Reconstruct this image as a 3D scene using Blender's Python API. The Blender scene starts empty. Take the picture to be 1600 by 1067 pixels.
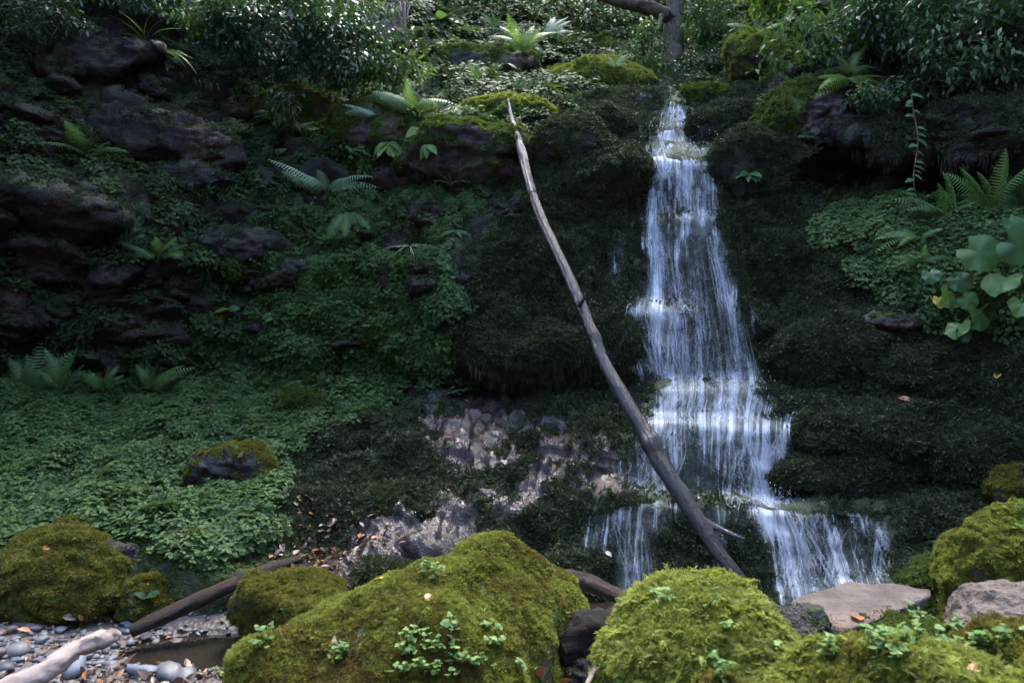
import bpy, bmesh, math, random
import numpy as np
from mathutils import Vector, Matrix, noise as mnoise
from mathutils.bvhtree import BVHTree

R = math.radians
random.seed(7); rng = np.random.default_rng(7)
sc = bpy.context.scene
COL = sc.collection

# ------------------------------------------------------------------ camera, sky, sun, exposure
CAMZ = 1.6; PITCH = R(1.5); FPX = 1067.0
cd = bpy.data.cameras.new('camera'); cam = bpy.data.objects.new('camera', cd); COL.objects.link(cam)
cam.location = (0, 0, CAMZ); cam.rotation_euler = (R(90) + PITCH, 0, 0)
cd.sensor_width = 36; cd.lens = 24; cd.clip_start = 0.05; cd.clip_end = 500
cd.dof.use_dof = True; cd.dof.focus_distance = 5.4; cd.dof.aperture_fstop = 4.0
sc.camera = cam
SUN_EL, SUN_AZ = 66.0, 10.0          # azimuth from +Y (behind the cliff) towards +X
w = bpy.data.worlds.new('World'); sc.world = w; w.use_nodes = True
wn = w.node_tree.nodes; wl = w.node_tree.links
bg = wn['Background']; sky = wn.new('ShaderNodeTexSky'); sky.sky_type = 'NISHITA'; sky.sun_disc = False
sky.sun_elevation = R(SUN_EL); sky.sun_rotation = R(SUN_AZ); sky.dust_density = 2.0; sky.air_density = 1.0
wl.new(sky.outputs[0], bg.inputs[0]); bg.inputs[1].default_value = 0.15
sd = bpy.data.lights.new('sun', 'SUN'); sun = bpy.data.objects.new('sun', sd); COL.objects.link(sun)
sd.energy = 0.65; sd.angle = R(28); sd.color = (1.0, 0.95, 0.86)
sun.rotation_euler = Vector((-math.sin(R(SUN_AZ)) * math.cos(R(SUN_EL)), -math.cos(R(SUN_AZ)) * math.cos(R(SUN_EL)), -math.sin(R(SUN_EL)))).to_track_quat('-Z', 'Y').to_euler()
sun.location = (0, 10, 20)
sc.view_settings.view_transform = 'Standard'; sc.view_settings.look = 'None'
sc.view_settings.exposure = 3.8; sc.view_settings.gamma = 1.0; sc.view_settings.use_curve_mapping = False
sc.render.engine = 'CYCLES'
cy = sc.cycles
cy.use_denoising = True; cy.max_bounces = 4; cy.diffuse_bounces = 2; cy.glossy_bounces = 2; cy.use_light_tree = False; cy.adaptive_threshold = .03
cy.transmission_bounces = 4; cy.transparent_max_bounces = 14
cy.caustics_reflective = False; cy.caustics_refractive = False; cy.sample_clamp_indirect = 4.0

# ------------------------------------------------------------------ helpers
def P(px, py, Y):
    """world point on plane y=Y seen at photograph pixel (px,py)"""
    px = np.asarray(px, float); py = np.asarray(py, float); Y = np.asarray(Y, float)
    a = (px - 800) / FPX; b = -(py - 533.5) / FPX
    c, s = math.cos(PITCH), math.sin(PITCH)
    dy = c - b * s; dz = s + b * c
    k = Y / dy
    return np.stack([a * k, Y * np.ones_like(k), CAMZ + dz * k], -1)
def V3(px, py, Y): return Vector(P(px, py, Y).tolist())
def proj(p):
    p = np.asarray(p, float); x, y, z = p[..., 0], p[..., 1], p[..., 2] - CAMZ
    c, s = math.cos(PITCH), math.sin(PITCH)
    d = np.maximum(y * c + z * s, .01); u = -y * s + z * c
    return 800 + FPX * x / d, 533.5 - FPX * u / d

_pr = np.random.default_rng(99)
_perm = _pr.permutation(256); _perm = np.concatenate([_perm, _perm, _perm])
_g = _pr.normal(size=(256, 3)); _g /= np.linalg.norm(_g, axis=1)[:, None]
def perlin(p):
    p = np.asarray(p, np.float64); sh = p.shape[:-1]; p = p.reshape(-1, 3)
    i = np.floor(p).astype(np.int64); f = p - i; i &= 255
    u = f * f * f * (f * (f * 6 - 15) + 10)
    def h(dx, dy, dz):
        g = _g[_perm[_perm[_perm[i[:, 0] + dx] + i[:, 1] + dy] + i[:, 2] + dz]]
        return g[:, 0] * (f[:, 0] - dx) + g[:, 1] * (f[:, 1] - dy) + g[:, 2] * (f[:, 2] - dz)
    def L(a, b, t): return a + (b - a) * t
    r = L(L(L(h(0,0,0), h(1,0,0), u[:,0]), L(h(0,1,0), h(1,1,0), u[:,0]), u[:,1]),
          L(L(h(0,0,1), h(1,0,1), u[:,0]), L(h(0,1,1), h(1,1,1), u[:,0]), u[:,1]), u[:,2])
    return (r * 1.5).reshape(sh)
def fbm(p, sc_=1.0, o=4, gain=.5, off=0.0):
    p = np.asarray(p, float) * sc_ + off; a = 1.0; r = 0
    for _ in range(o):
        r = r + a * perlin(p); p = p * 2.03 + 17.1; a *= gain
    return r
def ridged(p, sc_=1.0, o=3, off=0.0):
    p = np.asarray(p, float) * sc_ + off; a = 1.0; r = 0
    for _ in range(o):
        r = r + a * (1 - 2 * np.abs(perlin(p))); p = p * 2.1 + 9.7; a *= .5
    return r
def hash1(a, b=0):
    x = np.sin(np.asarray(a) * 12.9898 + np.asarray(b) * 78.233) * 43758.5453
    return x - np.floor(x)
def sstep(a, b, x):
    t = np.clip((x - a) / (b - a), 0, 1); return t * t * (3 - 2 * t)
def inpoly(px, py, poly):
    r = np.zeros(np.shape(px), bool); n = len(poly); j = n - 1
    for i in range(n):
        xi, yi = poly[i]; xj, yj = poly[j]
        c = ((yi > py) != (yj > py)) & (px < (xj - xi) * (py - yi) / ((yj - yi) + 1e-9) + xi)
        r ^= c; j = i
    return r
def blur(a, sy, sx):
    for ax, s in ((0, sy), (1, sx)):
        if s <= 0: continue
        n = int(3 * s) + 1; k = np.exp(-.5 * (np.arange(-n, n + 1) / s) ** 2); k /= k.sum()
        pad = [(0, 0), (0, 0)]; pad[ax] = (n, n)
        b = np.pad(a, pad, mode='edge')
        a = sum(k[i] * (b[i:i + a.shape[0], :] if ax == 0 else b[:, i:i + a.shape[1]]) for i in range(2 * n + 1))
    return a

def mesh_np(name, v, f, attrs=None, smooth=True, uv=None, mat=None):
    """v (n,3); f (m,3) or (m,4) ints"""
    me = bpy.data.meshes.new(name)
    v = np.ascontiguousarray(v, np.float32); f = np.asarray(f)
    if f.shape[1] == 4 and (f[:, 0] == f[:, 3]).any():      # triangles written as quads
        d_ = f[:, 0] == f[:, 3]; f = np.concatenate([f[d_][:, :3], f[~d_][:, [0, 1, 2]], f[~d_][:, [0, 2, 3]]])
    f = np.ascontiguousarray(f, np.int32); k = f.shape[1]
    me.vertices.add(len(v)); me.vertices.foreach_set('co', v.ravel())
    me.loops.add(f.size); me.loops.foreach_set('vertex_index', f.ravel())
    me.polygons.add(len(f)); me.polygons.foreach_set('loop_start', np.arange(0, f.size, k, dtype=np.int32))
    if smooth: me.polygons.foreach_set('use_smooth', np.ones(len(f), bool))
    for n_, a in (attrs or {}).items():
        at = me.attributes.new(n_, 'FLOAT', 'POINT'); at.data.foreach_set('value', np.ascontiguousarray(a, np.float32).ravel())
    if uv is not None:
        l = me.uv_layers.new(name='UVMap'); l.data.foreach_set('uv', np.ascontiguousarray(uv[f.ravel()], np.float32).ravel())
    me.update(calc_edges=True); me.validate()
    if mat is not None: me.materials.append(mat)
    return me
def link(name, me, parent=None, label=None, cat=None, group=None, kind=None, loc=None):
    o = bpy.data.objects.new(name, me); COL.objects.link(o)
    if parent is not None: o.parent = parent
    if loc is not None: o.location = loc
    tag(o, label, cat, group, kind); return o
def tag(o, label=None, cat=None, group=None, kind=None):
    if label: o['label'] = label
    if cat: o['category'] = cat
    if group: o['group'] = group
    if kind: o['kind'] = kind
    return o
def gridfaces(ny, nx):
    i = np.arange(ny * nx).reshape(ny, nx)
    return np.stack([i[:-1, :-1], i[1:, :-1], i[1:, 1:], i[:-1, 1:]], -1).reshape(-1, 4)

# ------------------------------------------------------------------ materials
class M:
    def __init__(s, name):
        s.m = bpy.data.materials.new(name); s.m.use_nodes = True; s.t = s.m.node_tree
        s.b = s.t.nodes['Principled BSDF']; s.out = s.t.nodes['Material Output']
    def n(s, typ, props=None, **ins):
        x = s.t.nodes.new('ShaderNode' + typ)
        for k, v in (props or {}).items(): setattr(x, k, v)
        for k, v in ins.items():
            k = k.replace('_', ' ') if k not in x.inputs else k
            i = x.inputs[int(k[1:])] if (k[0] == 'i' and k[1:].isdigit()) else x.inputs[k]
            if isinstance(v, bpy.types.NodeSocket): s.t.links.new(v, i)
            else: i.default_value = v
        return x
    def set(s, **ins):
        for k, v in ins.items():
            i = s.b.inputs[k.replace('_', ' ')]
            if isinstance(v, bpy.types.NodeSocket): s.t.links.new(v, i)
            else: i.default_value = v
        return s
    def noise(s, scale, detail=4, rough=.55, vec=None, dist=0.0):
        kw = dict(Scale=scale, Detail=detail, Roughness=rough, Distortion=dist)
        if vec is not None: kw['Vector'] = vec
        return s.n('TexNoise', None, **kw).outputs['Fac']
    def ramp(s, fac, stops, interp='LINEAR'):
        x = s.n('ValToRGB', None, Fac=fac); e = x.color_ramp.elements; x.color_ramp.interpolation = interp
        while len(e) < len(stops): e.new(.5)
        for q, (p, c) in zip(e, stops):
            q.position = p; q.color = (*c, 1) if len(c) == 3 else c
        return x.outputs[0]
    def mix(s, f, a, b):
        x = s.t.nodes.new('ShaderNodeMix'); x.data_type = 'RGBA'
        for i, v in ((x.inputs[0], f), (x.inputs[6], a), (x.inputs[7], b)):
            if isinstance(v, bpy.types.NodeSocket): s.t.links.new(v, i)
            else: i.default_value = (*v, 1) if isinstance(v, tuple) and len(v) == 3 else v
        return x.outputs[2]
    def math(s, op, a, b=0.0, c=0.0, clamp=False):
        x = s.t.nodes.new('ShaderNodeMath'); x.operation = op; x.use_clamp = clamp
        for i, v in zip(x.inputs, (a, b, c)):
            if isinstance(v, bpy.types.NodeSocket): s.t.links.new(v, i)
            else: i.default_value = v
        return x.outputs[0]
    def rng(s, v, a, b, c=0.0, d=1.0):
        return s.n('MapRange', None, Value=v, From_Min=a, From_Max=b, To_Min=c, To_Max=d).outputs[0]
    def attr(s, name): return s.n('Attribute', {'attribute_name': name}).outputs['Fac']
    def objpos(s): return s.n('TexCoord').outputs['Object']
    def pos(s): return s.n('NewGeometry').outputs['Position']
    def nz(s):
        g = s.n('NewGeometry').outputs['Normal']; return s.n('SeparateXYZ', None, Vector=g).outputs[2]
    def rand(s): return s.n('ObjectInfo').outputs['Random']
    def bump(s, h, strength=.5, dist=.02):
        return s.n('Bump', None, Height=h, Strength=strength, Distance=dist).outputs[0]

MAT = {}
def rock_mat(name, c0, c1, moss0, moss1, wet=.0, moss_thr=.35, usepos=True, mossattr=True, litter=None):
    m = M(name); v = m.pos() if usepos else m.objpos()
    n1 = m.noise(1.7, 6, .62, v); n2 = m.noise(9, 6, .65, v); n3 = m.noise(60, 4, .6, v)
    base = m.mix(m.rng(n2, .35, .68), c0, c1)
    base = m.mix(m.rng(n1, .5, .62), base, tuple(x * y for x, y in zip(c1, (1.15, .95, .8))))
    wa = m.attr('wet'); wf = m.rng(wa, .6, .95)
    base = m.mix(m.math('MULTIPLY', wf, m.rng(n1, .38, .6, .35, 1)), base, (.016, .008, .0065))
    mo = m.ramp(m.noise(26, 5, .7, v), [(.3, moss0), (.7, moss1)])
    a = m.attr('moss')
    f = m.math('ADD', a, m.math('MULTIPLY_ADD', n2, 1.1, -.55)); f = m.rng(f, moss_thr, moss_thr + .18)
    col = m.mix(f, base, mo)
    rr = m.rng(m.math('ADD', wa, m.math('MULTIPLY_ADD', n2, .3, -.15)), .2, .9, .55, .06)
    rough = m.math('MAXIMUM', rr, m.math('MULTIPLY', f, .85))
    h = m.math('ADD', m.math('MULTIPLY', n2, 1.0), m.math('MULTIPLY', n3, .8))
    h = m.math('ADD', h, m.math('MULTIPLY', f, .35))
    m.set(Base_Color=col, Roughness=rough, Normal=m.bump(h, m.rng(wf, 0, 1, .8, .4), .035)); m.set(Specular_IOR_Level=m.rng(wf, 0, 1, .18, .34))
    MAT[name] = m.m; return m.m

rock_mat('cliff_rock', (.010, .009, .0095), (.036, .032, .0315), (.016, .024, .012), (.042, .055, .024))
rock_mat('mossy_rock', (.025, .024, .026), (.085, .078, .078), (.022, .04, .008), (.07, .10, .018), usepos=False)
rock_mat('dark_mossy_rock', (.014, .0125, .015), (.05, .044, .047), (.010, .018, .007), (.028, .042, .012), usepos=False)
rock_mat('bright_mossy_rock', (.07, .066, .064), (.16, .15, .14), (.05, .065, .01), (.12, .145, .02), usepos=False)
rock_mat('brown_slab', (.06, .049, .042), (.125, .10, .087), (.03, .04, .01), (.06, .08, .015), usepos=False)

def leaf_mat(name, cols, rough=.45, trans=.35, spec=.5, var=.5, dead=False):
    """procedural leaf: per-instance colour, a little translucency"""
    m = M(name)
    r = m.rand(); c = m.ramp(r, cols)
    n = m.noise(45, 3, .6, m.objpos()); c = m.mix(m.rng(n, .3, .75, 0, .35), c, tuple(x * .45 for x in cols[0][1]))
    m.set(Base_Color=c, Roughness=rough); m.b.inputs['Specular IOR Level'].default_value = spec
    tr = m.n('BsdfTranslucent', None, Color=m.mix(.5, c, (cols[-1][1][0] * 1.3, cols[-1][1][1] * 1.25, cols[-1][1][2] * .7)))
    mx = m.n('MixShader', None, i0=trans, i1=m.b.outputs[0], i2=tr.outputs[0])
    m.t.links.new(mx.outputs[0], m.out.inputs[0])
    MAT[name] = m.m; return m.m
leaf_mat('ground_cover_leaf', [(0, (.030, .062, .022)), (.5, (.052, .110, .036)), (1, (.085, .150, .048))], rough=.6, spec=.2)
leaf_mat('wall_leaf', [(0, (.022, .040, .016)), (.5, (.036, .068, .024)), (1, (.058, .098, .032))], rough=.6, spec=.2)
leaf_mat('fern_leaf', [(0, (.06, .13, .045)), (.5, (.09, .19, .06)), (1, (.13, .24, .07))], trans=.45)
leaf_mat('pale_fern_leaf', [(0, (.15, .25, .15)), (1, (.24, .35, .22))], trans=.4)
leaf_mat('bright_fern_leaf', [(0, (.10, .20, .03)), (1, (.16, .27, .04))], trans=.5)
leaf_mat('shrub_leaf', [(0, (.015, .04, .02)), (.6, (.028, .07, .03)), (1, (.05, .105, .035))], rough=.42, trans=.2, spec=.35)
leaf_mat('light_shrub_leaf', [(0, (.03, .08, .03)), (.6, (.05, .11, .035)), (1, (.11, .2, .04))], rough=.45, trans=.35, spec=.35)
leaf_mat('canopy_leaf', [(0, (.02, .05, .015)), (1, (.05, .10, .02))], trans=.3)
leaf_mat('clover_leaf', [(0, (.06, .12, .035)), (.5, (.10, .185, .05)), (1, (.155, .25, .07))], trans=.35, rough=.6, spec=.25)
leaf_mat('big_leaf', [(0, (.035, .09, .03)), (1, (.06, .14, .04))], rough=.55, trans=.35, spec=.25)
leaf_mat('yellow_leaf', [(0, (.38, .26, .04)), (1, (.5, .40, .10))], trans=.3)
leaf_mat('orange_leaf', [(0, (.28, .10, .03)), (1, (.40, .17, .05))], trans=.2)
leaf_mat('brown_leaf', [(0, (.04, .022, .017)), (.5, (.08, .042, .03)), (1, (.14, .08, .055))], trans=.1)
leaf_mat('moss_brown', [(0, (.055, .04, .014)), (.5, (.09, .07, .02)), (1, (.13, .105, .028))], rough=.75, trans=.3, spec=.15)
leaf_mat('pale_leaf', [(0, (.34, .30, .18)), (1, (.46, .40, .26))], trans=.2)
leaf_mat('moss_bright', [(0, (.085, .10, .018)), (.5, (.155, .185, .034)), (1, (.245, .285, .06))], rough=.7, trans=.4, spec=.2)
leaf_mat('moss_olive', [(0, (.065, .063, .014)), (.5, (.11, .112, .021)), (1, (.17, .175, .03))], rough=.7, trans=.35, spec=.2)
leaf_mat('moss_mid', [(0, (.025, .045, .01)), (.5, (.05, .08, .015)), (1, (.09, .125, .02))], rough=.7, trans=.35, spec=.25)
leaf_mat('moss_dark', [(0, (.015, .022, .013)), (.5, (.032, .043, .023)), (1, (.058, .072, .034))], rough=.65, trans=.2, spec=.2)

def wood_mat(name, c0, c1, rough=.6, mossy=0.0, wetbump=.6):
    m = M(name); v = m.objpos(); uv = m.n('UVMap').outputs[0]
    st = m.n('Mapping', None, Vector=uv, Scale=(14, 1.2, 1)).outputs[0]
    g = m.noise(5, 6, .65, st, .6); n2 = m.noise(7, 5, .6, v); n3 = m.noise(55, 4, .6, v)
    c = m.mix(m.rng(g, .32, .68), c0, c1)
    c = m.mix(m.rng(n2, .52, .62), c, tuple(x * .45 for x in c0))
    if mossy: c = m.mix(m.rng(m.noise(3.5, 4, .6, v), .62 - .1 * mossy, .7), c, (.05, .065, .012))
    h = m.math('ADD', g, m.math('MULTIPLY', n3, .4))
    m.set(Base_Color=c, Roughness=m.rng(n2, .3, .7, max(.05, rough - .12), rough + .12), Normal=m.bump(h, wetbump, .015)); m.b.inputs['Specular IOR Level'].default_value = .5 if rough < .25 else .18
    MAT[name] = m.m; return m.m
wood_mat('wet_bark', (.008, .006, .0055), (.028, .020, .017), .14, 0, .65)
wood_mat('dry_gray_bark', (.11, .095, .085), (.27, .235, .21), .6, 1.0)
wood_mat('dark_log', (.026, .018, .015), (.065, .046, .038), .6, 0, 1.0)
wood_mat('bleached_wood', (.20, .16, .14), (.40, .33, .29), .6)
wood_mat('trunk_bark', (.05, .04, .03), (.12, .095, .075), .8)
wood_mat('charred_log', (.006, .005, .005), (.022, .016, .013), .85, .5, 1.0)
wood_mat('twig_bark', (.09, .07, .06), (.2, .16, .13), .7)

def stone_mat(name, c0, c1):
    m = M(name); v = m.objpos(); r = m.rand()
    c = m.mix(m.rng(m.noise(18, 5, .6, v), .3, .7), c0, c1)
    c = m.mix(m.math('MULTIPLY', r, .5), c, tuple(x * .6 for x in c0))
    m.set(Base_Color=c, Roughness=m.rng(m.noise(6, 3, .5, v), .3, .7, .35, .65), Normal=m.bump(m.noise(45, 4, .6, v), .35, .006))
    MAT[name] = m.m
stone_mat('gray_stone', (.075, .076, .08), (.15, .15, .155))
stone_mat('blue_gray_stone', (.075, .09, .115), (.14, .165, .195))
stone_mat('brown_stone', (.065, .05, .045), (.13, .10, .09))
stone_mat('dark_stone', (.03, .031, .036), (.065, .065, .07))

def bed_mat():
    m = M('stream_bed'); v = m.pos()
    n = m.noise(4, 6, .65, v); k = m.n('TexVoronoi', None, Vector=v, Scale=28.0)
    c = m.mix(m.rng(n, .35, .65), (.035, .028, .024), (.085, .068, .06))
    c = m.mix(m.math('MULTIPLY', k.outputs['Distance'], .8), c, (.06, .058, .06))
    m.set(Base_Color=c, Roughness=.6, Normal=m.bump(m.math('ADD', n, k.outputs['Distance']), .8, .02)); MAT['stream_bed'] = m.m
bed_mat()
def water_mats():
    m = M('pool_water'); v = m.pos()
    m.set(Base_Color=(.016, .013, .010, 1), Roughness=.04, Normal=m.bump(m.noise(9, 3, .5, v), .12, .02)); MAT['pool_water'] = m.m
    for nm, dens in (('falling_water', 1.0), ('water_film', .8)):
        m = M(nm); uv = m.n('UVMap').outputs[0]
        f = m.attr('fade')
        m.set(Base_Color=(.60, .66, .76, 1), Roughness=.35)
        m.b.inputs['Specular IOR Level'].default_value = .5
        tl = m.n('BsdfTranslucent', None, Color=(.60, .66, .76, 1))
        sh = m.n('MixShader', None, i0=.45, i1=m.b.outputs[0], i2=tl.outputs[0])
        if nm == 'water_film':
            st = m.n('Mapping', None, Vector=uv, Scale=(30, 1.5, 1)).outputs[0]
            s1 = m.noise(1.0, 6, .66, st, .15)
            st2 = m.n('Mapping', None, Vector=uv, Scale=(9, 1.6, 1)).outputs[0]
            s2 = m.noise(1.0, 4, .6, st2, .25)
            st3 = m.n('Mapping', None, Vector=uv, Scale=(120, 7, 1)).outputs[0]
            s3 = m.noise(1.0, 3, .6, st3)
            a = m.math('ADD', m.rng(s1, .40, .66), m.rng(s2, .38, .64, -.7, .6))
            a = m.math('MULTIPLY', a, m.rng(s3, .3, .6, .55, 1.15))
            a = m.math('ADD', m.math('MULTIPLY', f, 1.3), m.math('MULTIPLY_ADD', a, .95, -.85))
            a = m.math('MULTIPLY', m.math('MAXIMUM', a, m.math('MULTIPLY', f, .20)), m.rng(f, .05, .25, 0, .86), clamp=True)
        else:
            st = m.n('Mapping', None, Vector=uv, Scale=(3, 9, 1)).outputs[0]
            a = m.math('MULTIPLY', f, m.rng(m.noise(1.0, 3, .6, st), .32, .62, .25, 1.0), clamp=True)
        tp = m.n('BsdfTransparent')
        mx = m.n('MixShader', None, i0=a, i1=tp.outputs[0], i2=sh.outputs[0])
        m.t.links.new(mx.outputs[0], m.out.inputs[0]); MAT[nm] = m.m
    # thin clear sheen over wet rock
    m = M('clear_film'); m.set(Base_Color=(.5, .5, .5, 1), Roughness=.12); MAT['clear_film'] = m.m
water_mats()
# ------------------------------------------------------------------ the cliff: depth profiles (pixel row : distance) per column
COLS = {
 -560: [(-460,5.4),(0,4.7),(300,4.3),(560,4.5),(620,4.3),(880,3.0),(960,2.85),(1120,2.85)],
 -250: [(-460,6.8),(0,6.0),(300,5.4),(560,5.6),(615,5.45),(880,3.7),(960,3.5),(1120,3.5)],
 0:    [(-460,8.8),(-100,7.5),(0,7.0),(150,6.55),(330,6.1),(400,6.2),(500,6.3),(565,6.55),(600,6.5),(640,6.0),(760,4.95),(870,4.15),(900,4.05),(960,3.92),(1120,3.92)],
 150:  [(-460,8.9),(-100,7.6),(0,7.1),(150,6.7),(250,6.4),(330,6.2),(420,6.35),(520,6.35),(570,6.6),(600,6.5),(640,6.05),(760,5.0),(840,4.4),(880,4.12),(960,3.95),(1120,3.95)],
 300:  [(-460,9.2),(-100,7.9),(0,7.5),(120,7.15),(250,6.85),(380,6.5),(480,6.45),(560,6.65),(595,6.5),(640,6.05),(760,5.1),(860,4.4),(930,4.15),(975,4.05),(1120,4.05)],
 450:  [(-460,9.8),(-100,8.4),(0,8.0),(120,7.6),(250,7.0),(300,6.75),(420,6.5),(520,6.45),(590,6.45),(620,6.2),(680,5.6),(760,5.1),(860,4.55),(930,4.25),(990,4.15),(1120,4.15)],
 560:  [(-460,11.),(-100,9.2),(0,8.7),(90,8.0),(150,7.3),(220,6.95),(280,6.9),(300,6.65),(420,6.4),(520,6.35),(590,6.4),(620,6.2),(690,5.6),(800,5.0),(880,4.6),(930,4.35),(990,4.2),(1120,4.2)],
 660:  [(-460,13.),(-100,10.5),(0,9.8),(70,9.0),(120,8.3),(155,7.4),(210,6.85),(280,6.85),(300,6.6),(420,6.35),(520,6.3),(580,6.4),(615,6.45),(632,6.15),(700,5.6),(800,4.95),(880,4.5),(930,4.3),(990,4.2),(1120,4.2)],
 760:  [(-460,14.),(-100,11.5),(0,10.6),(70,9.4),(130,8.2),(160,7.3),(210,6.75),(280,6.8),(310,6.55),(420,6.25),(520,6.05),(562,6.02),(592,6.6),(612,6.55),(630,6.15),(700,5.65),(800,4.95),(880,4.5),(930,4.3),(990,4.2),(1120,4.2)],
 860:  [(-460,15.),(-100,12.5),(0,11.5),(70,10.),(120,8.8),(160,7.5),(220,6.9),(300,6.7),(420,6.2),(520,5.98),(575,5.9),(594,6.5),(610,6.45),(625,6.1),(700,5.55),(770,5.15),(820,4.85),(900,4.5),(960,4.35),(1120,4.35)],
 960:  [(-460,16.),(-100,13.5),(0,12.2),(70,10.8),(120,9.2),(155,7.6),(190,7.2),(250,6.85),(340,6.6),(470,6.2),(490,6.0),(585,5.9),(600,6.2),(618,5.95),(655,5.6),(690,5.4),(765,5.15),(785,4.85),(870,4.62),(960,4.42),(1120,4.42)],
 1040: [(-460,16.),(-100,13.5),(0,12.4),(70,11.),(120,9.6),(143,8.0),(148,7.3),(195,7.1),(205,6.95),(236,6.85),(246,6.6),(330,6.45),(345,6.35),(466,6.15),(484,5.95),(592,5.8),(606,5.55),(648,5.45),(658,5.3),(766,5.12),(786,4.8),(870,4.65),(960,4.45),(1120,4.45)],
 1120: [(-460,15.5),(-100,12.8),(0,11.6),(70,10.3),(115,9.0),(140,7.6),(175,7.15),(215,6.95),(240,6.65),(258,6.5),(330,6.4),(345,6.25),(480,6.0),(592,5.8),(606,5.55),(648,5.45),(660,5.28),(770,5.12),(788,4.8),(870,4.66),(960,4.45),(1120,4.45)],
 1200: [(-460,13.5),(-100,10.8),(0,9.4),(60,8.4),(120,7.4),(180,6.7),(250,6.35),(275,6.7),(300,6.5),(400,6.2),(500,5.95),(592,5.78),(606,5.6),(655,5.4),(672,5.22),(778,5.1),(795,4.8),(870,4.66),(930,4.5),(1120,4.45)],
 1245: [(-460,12.5),(-100,9.8),(0,8.5),(60,7.7),(120,6.9),(190,6.35),(255,6.2),(285,6.75),(310,6.4),(400,6.05),(500,5.8),(590,5.6),(660,5.3),(780,5.15),(797,4.8),(870,4.66),(930,4.5),(1120,4.45)],
 1330: [(-460,11.),(-100,8.6),(0,7.5),(60,6.9),(150,6.3),(240,6.1),(275,6.7),(310,6.5),(330,6.2),(400,5.9),(490,5.7),(600,5.45),(700,5.2),(785,5.1),(800,4.85),(870,4.66),(920,4.5),(1120,4.4)],
 1450: [(-460,9.8),(-100,7.8),(0,6.9),(100,6.3),(200,6.05),(250,6.0),(285,6.5),(320,6.2),(345,5.9),(430,5.6),(500,5.5),(600,5.3),(700,5.05),(790,4.9),(810,4.75),(870,4.6),(920,4.4),(1120,4.3)],
 1600: [(-460,8.8),(-100,7.),(0,6.3),(100,5.8),(220,5.55),(260,5.6),(290,6.0),(320,5.7),(350,5.4),(430,5.15),(500,5.05),(600,4.9),(700,4.7),(790,4.5),(850,4.3),(950,4.1),(1120,4.0)],
 1850: [(-460,7.4),(0,5.3),(220,4.8),(290,5.1),(350,4.7),(500,4.4),(700,4.0),(850,3.7),(950,3.5),(1120,3.4)],
 2160: [(-460,5.8),(0,4.3),(220,3.9),(290,4.1),(350,3.8),(500,3.5),(700,3.2),(850,2.9),(950,2.8),(1120,2.7)],
}
STEP = 4
gx = np.arange(-560, 2161, STEP).astype(float); gy = np.arange(-460, 1121, STEP).astype(float)
ck = sorted(COLS); prof = np.stack([np.interp(gy, *zip(*COLS[c])) for c in ck], 1)      # (ny, ncol)
D = np.stack([np.interp(gx, ck, prof[i]) for i in range(len(gy))], 0)
GX, GY = np.meshgrid(gx, gy)
D = blur(D, 1.2, 9)
B0 = P(GX, GY, D)
def gnormal(V):
    du = np.gradient(V, axis=1); dv = np.gradient(V, axis=0)
    n = np.cross(dv, du); n /= np.linalg.norm(n, axis=-1)[..., None] + 1e-9
    return n
Ds = blur(D, 4, 8); N0 = gnormal(P(GX, GY, Ds))
N0 = np.where(np.sum(N0 * (B0 - np.array([0, 0, CAMZ])), -1, keepdims=True) > 0, -N0, N0)

def soft(poly, s=5, jit=26, seed=0.):
    j = fbm(B0, 1.6, 3, .55, 31.7 + seed); j2 = fbm(B0, 1.6, 3, .55, 77.1 + seed)
    m = inpoly(GX + j * jit, GY + j2 * jit, poly).astype(float)
    return blur(m, s, s)
FALLZONE = soft([(985,140),(1080,140),(1125,240),(1165,400),(1195,600),(1245,660),(1245,780),(1400,800),(1400,940),(900,960),(880,800),(980,690),(985,500),(950,460),(990,300)], 5, 10)
WETROCK = soft([(655,622),(800,622),(885,645),(930,700),(985,740),(985,800),(870,822),(800,835),(740,860),(640,930),(500,935),(490,880),(560,850),(690,800),(700,745),(650,690)], 6)
LEFT = sstep(760, 520, GX)                      # layered, fractured wall on the left
RIGHTC = sstep(1240, 1330, GX) * sstep(360, 300, GY)
# displacement: bulges, layered ledges, fractured blocks
q = B0.copy()
bul = fbm(q, .9, 3, .5, 3.3) * .16 + fbm(q, 2.4, 3, .5, 8.1) * .07
zz = q[..., 2] * 1.0 + .35 * q[..., 0] * .25 + fbm(q, .8, 3, .5, 40.) * .16
def strata(th, seed):
    s = zz / th + fbm(q, 1.6, 2, .5, seed) * .5; k = np.floor(s); f = s - k
    cell = np.floor(q[..., 0] / (th * 3.2) + hash1(k, seed) * 7 + fbm(q, 1.2, 2, .5, seed + 5) * .8)
    a = hash1(k + cell * 17.3, seed); b = hash1(k + 1 + cell * 17.3, seed)
    return a + (b - a) * sstep(.78, 1., f) - .12 * sstep(.14, .0, f)
st = strata(.38, 2.2) * .26 + strata(.13, 5.9) * .11 + strata(.055, 9.1) * .04
wall = np.clip(LEFT * sstep(640, 590, GY) + RIGHTC, 0, 1)
lump = ridged(q, 1.5, 3, 12.) * .05
fine = fbm(q, 7, 4, .55, 21.) * .028
qs = np.stack([(q[..., 0] * .86 - q[..., 1] * .42) * 7.5, (q[..., 0] * .42 + q[..., 1] * .86) * 2.2, q[..., 2] * 1.5], -1)
wetr = (ridged(q * np.array([1., .7, 1.4]), 3.8, 4, 33.) * .030 + ridged(qs, 1.35, 3, 14.) * .030 + strata(.09, 3.3) * .06) * WETROCK
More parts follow.
